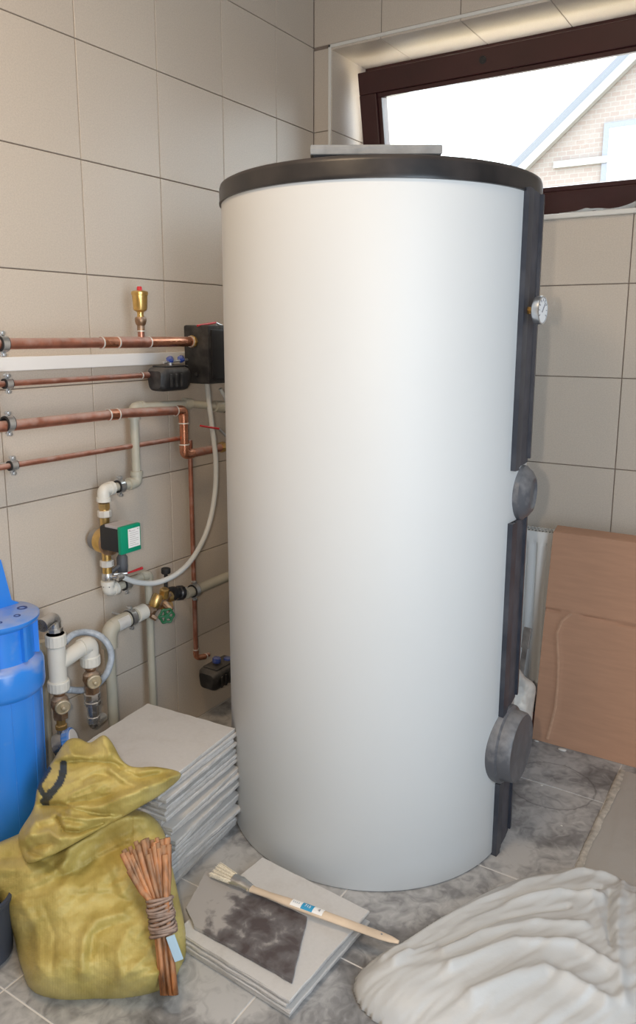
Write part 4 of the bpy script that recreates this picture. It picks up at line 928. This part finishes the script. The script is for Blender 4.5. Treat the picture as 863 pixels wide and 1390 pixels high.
cbox(bm, .004, CW, .0, CL-.004, -.046, -.040); obj('back_panel', bm, m_card, bx)
bm = BM(); L_ = [(.0015, CL-.001, .0), (.0015, CL+.004, -.006), (.0015, CL+.020, -.040), (.0015, CL+.012, -.046), (.0015, CL-.02, -.046)]
A_ = [bm.verts.new(cpt(*q_)) for q_ in L_]; B_ = [bm.verts.new(cpt(CW, q_[1], q_[2])) for q_ in L_]
for k in range(5): bm.faces.new((A_[k], A_[(k+1) % 5], B_[(k+1) % 5], B_[k]))
bm.faces.new(A_); bm.faces.new(B_[::-1]); obj('top_fold', bm, m_card, bx)
bm = BM(); cbox(bm, .001, .005, .003, CL-.004, -.044, -.004); cbox(bm, CW-.005, CW, .003, CL-.004, -.044, -.004); obj('side_fold', bm, m_card, bx)
bm = BM(); L_ = []
for k, (u, v) in enumerate(crease):
    a0 = crease[max(0, k-1)]; a1 = crease[min(len(crease)-1, k+1)]; tx, ty = a1[0]-a0[0], a1[1]-a0[1]; l = math.hypot(tx, ty); tx /= l; ty /= l; w_ = .0045 if k < 6 else .005
    L_.append([bm.verts.new(cpt(max(.002, u+ty*s*w_), max(.001, v-tx*s*w_), bump_c(u, v)+.0007+(.001 if s == 0 else -.0008))) for s in (-1, 0, 1)])
for a_, b_ in zip(L_, L_[1:]):
    for j in (0, 1): bm.faces.new((a_[j], a_[j+1], b_[j+1], b_[j]))
obj('crushed_crease', bm, m_cardp, bx, 0, label='pale crushed crease line')

# ------------------------------------------------------------------ bits between tank and radiator
a_, b_ = PY(716, 852, -.20), PY(706, 918, -.22)
tr_ = thing('scraper', 'dirty steel scraper leaning on the radiator right of the tank', 'scraper', b_)
dd = (a_-b_).normalized(); sx_ = dd.cross(Vector((0, -1, .1))).normalized(); nn_ = sx_.cross(dd)
Mr = Matrix((sx_, dd, nn_)).transposed()
bm = BM(); 
for v in box(bm, (-.012, .10, -.004), (.014, .172, .004), .002): v.co = Mr @ v.co + b_
obj('handle', bm, m_trowel, tr_)
bm = BM()
for v in box(bm, (-.008, -.155, -.0015), (.010, .11, .0015), .0007): v.co = Mr @ v.co + b_
obj('blade', bm, m_trowel, tr_)
a_, b_ = PY(731, 970, -.19), PY(727, 1001, -.2)
bm = BM(); pt = PZ(726, 1000, 0); box(bm, (pt.x-.03, pt.y+.005, .001), (pt.x+.012, pt.y+.035, .07), .003); tag(obj('wood_offcut', bm, m_brown), 'small reddish brown wood offcut wedged behind the carton corner', 'offcut')

# ------------------------------------------------------------------ relief helper: closed soft body whose front follows given depths
def seg_dist(Pq, a, b):
    a = np.array(a, float); b = np.array(b, float); d = b-a; L2 = (d@d) or 1e-9
    t = np.clip(((Pq-a)@d)/L2, 0, 1); return np.linalg.norm(Pq-(a+t[:, None]*d), axis=1)
def poly_dist(Pq, pts):
    return np.min([seg_dist(Pq, a, b) for a, b in zip(pts, pts[1:])], axis=0)
def inside(Pq, poly):
    x, y = Pq[:, 0], Pq[:, 1]; c = np.zeros(len(Pq), bool); n = len(poly)
    for i in range(n):
        x0, y0 = poly[i]; x1_, y1_ = poly[(i+1) % n]
        m_ = ((y0 > y) != (y1_ > y)); c ^= m_ & (x < (x1_-x0)*(y-y0)/((y1_-y0) or 1e-9)+x0)
    return c
def smoothpoly(pts, n=6):
    p = [Vector((a[0], a[1], 0)) for a in pts]; m_ = len(p); out = []
    for i in range(m_):
        a, b, c, d = p[i-1], p[i], p[(i+1) % m_], p[(i+2) % m_]
        for k in range(n):
            t = k/n; v = .5*((2*b)+(c-a)*t+(2*a-5*b+4*c-d)*t*t+(3*b-a-3*c+d)*t**3); out.append((v.x, v.y))
    return out
def relief(outline, depths, bulge, bw, folds, step, thick, noise_amp=.0, nscale=.03, ns=0, wr_amp=0, wr_dir=(1, 0), wr_s=(.012, .05)):
    """outline (px), depths [(px,py,D)], folds [(polyline, width px, height m, sharp)] -> verts, faces, uv, closed body"""
    ol = np.array(smoothpoly(outline)); x0, y0 = ol.min(0)-step; x1_, y1_ = ol.max(0)+step
    nx_, ny_ = int((x1_-x0)/step)+1, int((y1_-y0)/step)+1
    gx, gy = np.meshgrid(x0+np.arange(nx_)*step, y0+np.arange(ny_)*step); Q = np.stack([gx.ravel(), gy.ravel()], 1)
    ins_ = inside(Q, [tuple(p) for p in ol]); closed = [tuple(p) for p in ol]+[tuple(ol[0])]
    dist = poly_dist(Q, closed); sd_ = np.where(ins_, dist, -dist); keep = sd_ > -step*.75
    # snap the rim points on the outline
    for i in np.where(keep & (sd_ < step*.5))[0]:
        p = Q[i]; best = None
        for a, b in zip(closed, closed[1:]):
            a = np.array(a); b = np.array(b); d = b-a; L2 = d@d
            if L2 < 1e-9: continue
            t = min(1, max(0, ((p-a)@d)/L2)); c = a+t*d; dd_ = np.hypot(*(c-p))
            if best is None or dd_ < best[0]: best = (dd_, c)
        Q[i] = best[1]; sd_[i] = 0
    D = np.zeros(len(Q)); W_ = np.zeros(len(Q))
    for px, py, dv in depths:
        w_ = 1/(((Q[:, 0]-px)**2+(Q[:, 1]-py)**2)+150)**1.5; D += w_*dv; W_ += w_
    D /= W_; s_ = np.clip(sd_, 0, None); prof = np.sqrt(1-(1-np.clip(s_/bw, 0, 1))**2)
    front = D-bulge*prof; edgef = np.clip(s_/10, 0, 1)
    for pl, wd, hh, kind in folds:
        d = poly_dist(Q, pl); g_ = np.exp(-(d/wd)**2) if kind == 0 else np.exp(-d/wd); front -= hh*g_*edgef
    if noise_amp:
        nz = np.array([noise.fractal(Vector((q[0]*nscale, q[1]*nscale, ns)), .9, 2.1, 4) for q in Q]); front -= noise_amp*nz*edgef
    if wr_amp:
        ux_, uy_ = wr_dir
        def wq(q):
            a_ = q[0]*ux_+q[1]*uy_; b_ = -q[0]*uy_+q[1]*ux_; b_ += 14*noise.noise(Vector((a_*.012, b_*.012, ns)))
            m1 = max(0, noise.noise(Vector((a_*.009, b_*.009, ns+5)))+.25)
            return m1*((1-abs(noise.noise(Vector((a_*wr_s[0], b_*wr_s[1], ns))))*3.2) + .45*(1-abs(noise.noise(Vector((a_*wr_s[0]*2.3, b_*wr_s[1]*2.3, ns+3))))*3))
        front -= wr_amp*np.array([wq(q) for q in Q])*edgef
    back = D+thick*prof+.002
    idx = {}; verts = []; faces = []; uv = []
    ki = np.where(keep)[0]
    for i in ki:
        idx[i] = len(verts); verts.append(tuple(PD(Q[i, 0], Q[i, 1], front[i]))); uv.append((Q[i, 0]/200, Q[i, 1]/200))
    bidx = {}
    for i in ki:
        if sd_[i] <= 0: bidx[i] = idx[i]
        else: bidx[i] = len(verts); verts.append(tuple(PD(Q[i, 0], Q[i, 1], back[i]))); uv.append((Q[i, 0]/200, Q[i, 1]/200))
    for j in range(ny_-1):
        for i in range(nx_-1):
            q4 = [j*nx_+i, (j+1)*nx_+i, (j+1)*nx_+i+1, j*nx_+i+1]; k4 = [q for q in q4 if q in idx]
            if len(k4) < 3: continue
            if sum(1 for q in k4 if sd_[q] > 0) == 0: continue
            faces.append([idx[q] for q in k4]); fb = [bidx[q] for q in k4][::-1]; faces.append(fb)
    return verts, faces, uv, Q, idx
def relief_obj(name, res, m, stripe=None):
    verts, faces, uv, Q, idx = res
    me = bpy.data.meshes.new(name); me.from_pydata(verts, [], faces); me.update(); me.materials.append(m)
    ul = me.uv_layers.new(name='UVMap'); 
    for lp_ in me.loops: ul.data[lp_.index].uv = uv[lp_.vertex_index]
    if stripe is not None:
        at = me.attributes.new('stripe', 'FLOAT', 'POINT'); U = np.array(uv)*200; at.data.foreach_set('value', stripe(U).astype(np.float32))
    me.shade_smooth(); o = bpy.data.objects.new(name, me); C.objects.link(o); return o

# yellow sack: filled body, and above it the folded-over mouth
def stripe(U):
    s = np.zeros(len(U))
    for pl, w_ in (([(86, 1037), (85, 1052), (80, 1064), (70, 1076)], 5.0), ([(70, 1075), (60, 1088)], 5.5), ([(66, 1044), (52, 1066), (60, 1080), (64, 1090)], 3.6)):
        d = poly_dist(U, pl); s = np.maximum(s, (d < w_).astype(float))
    return s
body_ol = [(-70, 1165), (-20, 1150), (25, 1132), (60, 1112), (110, 1100), (165, 1098), (200, 1104), (222, 1128), (232, 1170), (242, 1215), (252, 1268), (248, 1310), (215, 1345), (120, 1362), (50, 1350), (28, 1310), (16, 1262), (-8, 1215), (-60, 1200)]
body_d = [(-60, 1180, 1.74), (0, 1150, 1.78), (110, 1105, 1.84), (200, 1108, 1.80), (232, 1180, 1.74), (250, 1280, 1.70), (200, 1345, 1.60), (60, 1345, 1.61), (15, 1262, 1.70)]
F_ = [([(86, 1176), (96, 1152), (125, 1132), (160, 1112), (195, 1104)], 10, .030, 0), ([(84, 1188), (104, 1182), (136, 1162), (172, 1146)], 9, -.018, 1), ([(150, 1165), (160, 1195), (168, 1215)], 6, .008, 0), ([(84, 1186), (60, 1200), (20, 1215)], 8, -.008, 1),
      ([(0, 1165), (40, 1160), (78, 1178)], 10, -.016, 1), ([(178, 1104), (178, 1130), (174, 1165)], 3, -.010, 1), ([(160, 1150), (166, 1178), (150, 1200)], 7, -.010, 1), ([(10, 1180), (50, 1176), (90, 1200), (130, 1205)], 12, .010, 0),
      ([(112, 1320), (114, 1275), (130, 1250), (165, 1240)], 8, .014, 0), ([(122, 1300), (126, 1268), (150, 1256)], 6, -.010, 1), ([(215, 1300), (226, 1250), (222, 1190), (205, 1150)], 6, .010, 0), ([(60, 1230), (74, 1270), (70, 1320)], 8, -.009, 1), ([(30, 1225), (50, 1260), (52, 1310)], 7, .008, 0), ([(190, 1115), (206, 1150), (212, 1190)], 5, -.008, 1), ([(100, 1215), (150, 1212), (178, 1225)], 6, -.006, 1), ([(165, 1330), (160, 1290), (175, 1262)], 7, .007, 0)]
res = relief(body_ol, body_d, .10, 80, F_, 2.2, .10, .005, .03, 3, .009, (.85, -.52), (.008, .034))
sk = relief_obj('sack', res, m_sack)
tag(sk, 'full yellow woven sack standing in front of the tile stack', 'sack')
flap_ol = [(27, 1150), (26, 1130), (45, 1098), (52, 1065), (72, 1032), (90, 1006), (106, 1002), (122, 1008), (140, 998), (152, 1008), (166, 1032), (182, 1041), (214, 1041), (246, 1051), (222, 1076), (182, 1100), (152, 1117), (120, 1134), (92, 1150), (64, 1164), (38, 1171)]
flap_d = [(28, 1140, 1.72), (45, 1090, 1.77), (72, 1032, 1.80), (106, 1002, 1.83), (145, 1000, 1.80), (182, 1041, 1.77), (246, 1051, 1.79), (182, 1100, 1.70), (100, 1150, 1.64), (60, 1175, 1.64), (120, 1080, 1.74)]
G_ = [([(74, 1036), (110, 1032), (150, 1035), (184, 1044)], 4, -.012, 1), ([(74, 1030), (110, 1024), (145, 1026)], 7, .006, 0), ([(98, 1100), (140, 1094), (180, 1076), (240, 1053)], 7, .020, 0), ([(94, 1088), (120, 1086), (150, 1078), (190, 1066), (225, 1058)], 5, -.012, 1), ([(112, 1058), (128, 1050), (146, 1052)], 9, -.014, 1), ([(150, 1045), (172, 1062), (200, 1068)], 5, .010, 0), ([(160, 1042), (190, 1056), (215, 1050)], 5, -.008, 1),
      ([(45, 1093), (80, 1092), (110, 1100), (140, 1106), (165, 1106)], 4, -.018, 1), ([(77, 1110), (86, 1128), (108, 1130), (140, 1118)], 4, -.026, 1), ([(34, 1140), (48, 1116), (76, 1108), (84, 1118)], 7, .016, 0), ([(84, 1108), (120, 1112), (150, 1109)], 4, .012, 0), ([(38, 1155), (62, 1166), (90, 1146)], 5, -.012, 1), ([(45, 1135), (66, 1128), (80, 1138)], 6, .012, 0), ([(50, 1148), (70, 1144)], 4, -.010, 1), ([(146, 1002), (150, 1020)], 6, .008, 0), ([(92, 1012), (100, 1026), (120, 1030)], 5, .008, 0), ([(56, 1070), (62, 1095)], 5, -.006, 1)]
G_ = [(a, b, c*1.5, d) for a, b, c, d in G_]
res = relief(flap_ol, flap_d, .036, 26, G_, 1.6, .03, .004, .04, 8, .007, (.93, -.36), (.010, .05))
fp = relief_obj('folded_mouth', res, m_sack, stripe); setpar(fp, sk)

# plaster-crusted rag between tank and carton
rag_ol = [(701, 905), (712, 918), (722, 925), (727, 935), (724, 960), (721, 985), (716, 1002), (706, 1004), (690, 1000), (680, 960), (690, 920)]
res = relief(rag_ol, [(705, 915, 2.42), (722, 960, 2.44), (705, 1000, 2.44), (685, 960, 2.40)], .03, 14, [([(716, 925), (712, 960), (714, 995)], 4, .012, 0)], 2.5, .03, .010, .09, 5)
tag(relief_obj('rag', res, m_rag), 'white plaster-crusted rag heaped behind the lower round tank cover', 'rag')

# ------------------------------------------------------------------ witches' broom
top_c = PD(200, 1150, 1.61); bind = PD(218, 1240, 1.575); bot = PD(232, 1352, 1.545)
bd = (bind-bot).normalized()
bro = thing('twig_broom', 'twig broom head leaning upside down on the yellow sack', 'broom', bot)
tips = [(168, 1153), (176, 1149), (184, 1142), (191, 1143), (198, 1138), (206, 1140), (213, 1137), (220, 1139), (227, 1137), (170, 1162), (182, 1153), (196, 1146), (209, 1148), (221, 1147), (179, 1160), (190, 1158), (203, 1152), (216, 1151), (175, 1181), (226, 1150), (187, 1147), (214, 1144), (200, 1160), (224, 1160), (172, 1157), (194, 1140), (210, 1143), (219, 1153), (186, 1170), (206, 1172), (229, 1146), (166, 1158)]
random.seed(3)
for k, (px, py) in enumerate(tips):
    lay = -.012 if k in (18, 22, 23) else (0.006 if k < 9 else -.004)
    tp = PD(px, py, 1.61+lay+random.uniform(-.003, .003)); fr = (px-198)/30
    mdp = PD(218+fr*10, 1238, 1.575+lay*.8); low = PD(230+fr*9, 1350, 1.545+lay*.8)
    r_ = random.uniform(.0046, .0072)
    kx = tp.lerp(mdp, .5)+Vector((random.uniform(-.002, .002), 0, random.uniform(-.002, .002)))
    bm = BM(); tube(bm, spline([tp, kx, mdp, low], 3), [r_]*4+[r_*.9]*3+[r_*.75]*3, 8)
    o = obj('twig', bm, m_twig, bro, 0)
bm = BM(); sdv = FW.cross(bd).normalized(); fwv = sdv.cross(bd)
cd0 = PD(219, 1245, 1.575)
for k in range(14):
    c = cd0+bd*(.034-k*.0050)+Vector((random.uniform(-.001, .001),)*3); n = 26; pts = []
    for j in range(n+1):
        a_ = 2*math.pi*j/n; pts.append(c+sdv*(.0255+random.uniform(-.0012, .0012))*math.cos(a_)+fwv*.0215*math.sin(a_)+bd*(.004*math.sin(a_*1+k)))
    tube(bm, pts, .0034, 6)
obj('binding', bm, m_twine, bro, 0, label='rusty brown wire binding')
bm = BM(); p_ = PD(237, 1287, 1.545); 
for v in box(bm, (-.009, -.026, -.002), (.009, .026, .002), .001): v.co = Matrix((RT, UP, -FW)).transposed() @ (Matrix.Rotation(R(20), 3, 'Z') @ v.co) + p_
obj('plastic_tag', bm, mat('pale blue plastic', (.45, .62, .75), .35), bro, label='pale blue plastic tag')

# dark object at the very left bottom
bm = BM(); c = PZ(-22, 1300, .0); lathe(bm, [(.05, 0), (.06, .01), (.068, .14), (.072, .145), (.072, .155), (.064, .155), (.058, .02), (.0, .015)], (c.x-.0, c.y+.0, .001), Z, 32, False)
tag(obj('bucket', bm, mat('dark blue grey plastic bucket', (.05, .06, .085), .4), None, 30), 'dark plastic bucket mostly hidden left of the yellow sack', 'bucket')

# ------------------------------------------------------------------ plastic film over the floor on the right
ex = [(.0, 0)]; bm = BM(); nx_, ny_ = 60, 110; X0, X1, Y0, Y1 = 1.335, 2.2, -1.75, -.300
def edge_x(y): return 1.333+.004*noise.noise(Vector((y*9, 0, 2)))+.003*noise.noise(Vector((y*40, 0, 5)))
g = []
for j in range(ny_+1):
    y = Y0+(Y1-Y0)*j/ny_; ex_ = edge_x(y); row = []
    for i in range(nx_+1):
        t = (i/nx_)**1.3; x = ex_+(X1-ex_)*t
        z = .0035+.003*(noise.fractal(Vector((x*5, y*3, 0)), 1, 2, 4)+.4)*(min(1, (x-ex_)/.05)) + .002*math.exp(-((x-ex_-.05-.02*math.sin(y*6))/.012)**2)
        row.append(bm.verts.new((x, y, max(.0012, z))))
    g.append(row)
for j in range(ny_):
    for i in range(nx_): bm.faces.new((g[j][i], g[j][i+1], g[j+1][i+1], g[j+1][i]))
ffo = obj('floor_film', bm, m_ffilm, None, 0); tag(ffo, 'dusty translucent plastic film spread on the floor at the right', 'plastic film')
bm = BM(); L_ = []
for j in range(121):
    y = Y0+(Y1-Y0)*j/120; e_ = edge_x(y); w_ = .019+.012*noise.noise(Vector((y*6, 3, 2)))+.003*noise.noise(Vector((y*60, 3, 9)))
    L_.append([bm.verts.new((e_-.002, y, .001)), bm.verts.new((e_+.001, y, .0055)), bm.verts.new((e_+w_*.5, y, .0072+.001*noise.noise(Vector((y*14, 0, 0))))), bm.verts.new((e_+w_, y, .0055))])
for a_, b_ in zip(L_, L_[1:]):
    for j in range(3): bm.faces.new((a_[j], a_[j+1], b_[j+1], b_[j]))
fo = obj('folded_edge', bm, m_ffold, ffo, 0, label='thick folded edge crusted with dried mortar')

# crumpled milky film heap, lower right
hz = .0
def hp_(px, py, z=0.0): p = PZ(px, py, z); return (p.x, p.y)
outl = [(505, 1302), (540, 1284), (590, 1250), (640, 1222), (690, 1198), (740, 1186), (790, 1180), (830, 1190), (863, 1206), (900, 1225), (960, 1290), (1000, 1400), (860, 1470), (650, 1440), (520, 1390), (480, 1340)]
Zs = .05
wo = smoothpoly([hp_(px, py, .012) for px, py in outl], 8)
ridges = [([(520, 1300), (580, 1262), (650, 1226), (720, 1200), (790, 1186), (835, 1196)], .012, .020), ([(535, 1310), (600, 1268), (680, 1234), (760, 1222), (815, 1230)], .011, .022), ([(600, 1304), (650, 1280), (720, 1266), (790, 1270)], .011, .018),
          ([(845, 1205), (838, 1250), (836, 1300), (845, 1370)], .011, .022), ([(800, 1225), (812, 1262), (826, 1310)], .008, .012), ([(610, 1326), (700, 1294), (780, 1298), (830, 1330)], .014, .022), ([(860, 1225), (875, 1280), (880, 1350)], .012, .02), ([(640, 1360), (740, 1330), (820, 1370)], .02, .02)]
valleys = [([(560, 1292), (640, 1250), (730, 1214), (815, 1212)], .008, .012), ([(600, 1288), (680, 1255), (770, 1242)], .007, .012), ([(826, 1220), (824, 1270), (830, 1300)], .006, .012)]
xy0 = np.array(wo); step = .0048; x0_, y0_ = xy0.min(0)-step; x1_, y1_ = xy0.max(0)+step
nx_, ny_ = int((x1_-x0_)/step)+1, int((y1_-y0_)/step)+1; gx, gy = np.meshgrid(x0_+np.arange(nx_)*step, y0_+np.arange(ny_)*step); Q = np.stack([gx.ravel(), gy.ravel()], 1)
ins_ = inside(Q, wo); dist = poly_dist(Q, list(wo)+[wo[0]]); sd_ = np.where(ins_, dist, -dist)
h_ = .075*np.sqrt(1-(1-np.clip(sd_/.22, 0, 1))**2)
ed = np.clip(sd_/.02, 0, 1)
for pl, wd, hh in ridges: h_ += ed*hh*np.exp(-(np.sqrt(poly_dist(Q, [hp_(px, py, .05) for px, py in pl])**2+.006**2)/wd*1.6))*1.5
for pl, wd, hh in valleys: h_ -= ed*hh*np.exp(-(poly_dist(Q, [hp_(px, py, .05) for px, py in pl])/wd)**2)
ax_ = np.array(hp_(790, 1190, .05))-np.array(hp_(520, 1305, .05)); ax_ /= np.hypot(*ax_); ay_ = np.array((-ax_[1], ax_[0]))
def wr(q):
    a_, b_ = float(q@ax_), float(q@ay_); c_ = b_+.03*noise.noise(Vector((a_*4, b_*4, 1)))
    n1 = noise.noise(Vector((a_*3.5, c_*26, 2))); n2 = noise.noise(Vector((a_*9, c_*60, 7))); n3 = noise.noise(Vector((a_*22+b_*9, b_*22, 5)))
    return .0045*(1-abs(n1)*2.2) + .0030*(1-abs(n2)*2.2) + .0012*n3-.004
nz = np.array([wr(q) for q in Q]); h_ += nz*ed
h_ = np.maximum(h_, .0105); keep = sd_ > -step*.3
bm = BM(); vmap = {}
for i in np.where(keep)[0]: vmap[i] = bm.verts.new((Q[i, 0], Q[i, 1], float(h_[i])))
for j in range(ny_-1):
    for i in range(nx_-1):
        q4 = [j*nx_+i, j*nx_+i+1, (j+1)*nx_+i+1, (j+1)*nx_+i]
        if all(q in vmap for q in q4): bm.faces.new([vmap[q] for q in q4])
for v in [v for v in bm.verts if not v.link_faces]: bm.verts.remove(v)
be = [e for e in bm.edges if e.is_boundary]; ex_ = bmesh.ops.extrude_edge_only(bm, edges=be)
for v in [q for q in ex_['geom'] if isinstance(q, bmesh.types.BMVert)]: v.co.z = .0022
hf = obj('plastic_sheet', bm, m_film, None, 0); tag(hf, 'crumpled milky white plastic sheet heaped at the lower right', 'plastic sheet')

# plaster crumbs on the floor near the carton
random.seed(9)
for k, (px, py, s) in enumerate([(763, 1018, .014), (728, 1006, .008), (762, 1121, .0035), (735, 1066, .005)]):
    bm = BM(); bmesh.ops.create_icosphere(bm, subdivisions=2, radius=1); p_ = PZ(px, py, 0)
    for v in bm.verts: n_ = 1+.3*noise.noise(v.co*2+Vector((k, 0, 0))); v.co = Vector((v.co.x*s*n_, v.co.y*s*.6*n_, max(-.3, v.co.z)*s*.3*n_))+p_+Z*(s*.09)
    tag(obj('plaster_crumb', bm, mat('white plaster', (.8, .78, .74), .9), None, 0), ['largest white plaster crumb at the foot of the carton', 'small white plaster crumb at the left corner of the carton', 'tiny white plaster crumb in the middle of the bare floor', 'white plaster crumb on the floor beside the dust ring'][k], 'plaster crumb', 'plaster crumbs on the floor')

# papers on the sill
for k, (pts, lab) in enumerate([([(757, 291), (800, 289), (863, 284), (863, 277), (810, 281), (780, 283)], 'flat white paper strip along the window sill'), ([(795, 284), (812, 277), (835, 283), (850, 279), (863, 272), (863, 283)], 'curled scrap of white paper on the window sill')]):
    pass
bm = BM(); nx_ = 40; rows = []
for j in range(6):
    row = []
    for i in range(nx_+1):
        x = .96+.34*i/nx_; y = -.012+.10*j/5; z = WZ0+.0135+.012*abs(noise.noise(Vector((x*16, y*5, 2))))+.010*math.exp(-abs(x-1.05)/.025)+.020*math.exp(-abs(x-1.2)/.03)
        row.append(bm.verts.new((x, y, z)))
    rows.append(row)
for a_, b_ in zip(rows, rows[1:]):
    for i in range(nx_): bm.faces.new((a_[i], a_[i+1], b_[i+1], b_[i]))
bmesh.ops.solidify(bm, geom=bm.faces[:], thickness=-.0006)
tag(obj('paper', bm, m_label, None, 0), 'curled white paper lying on the window sill', 'paper')
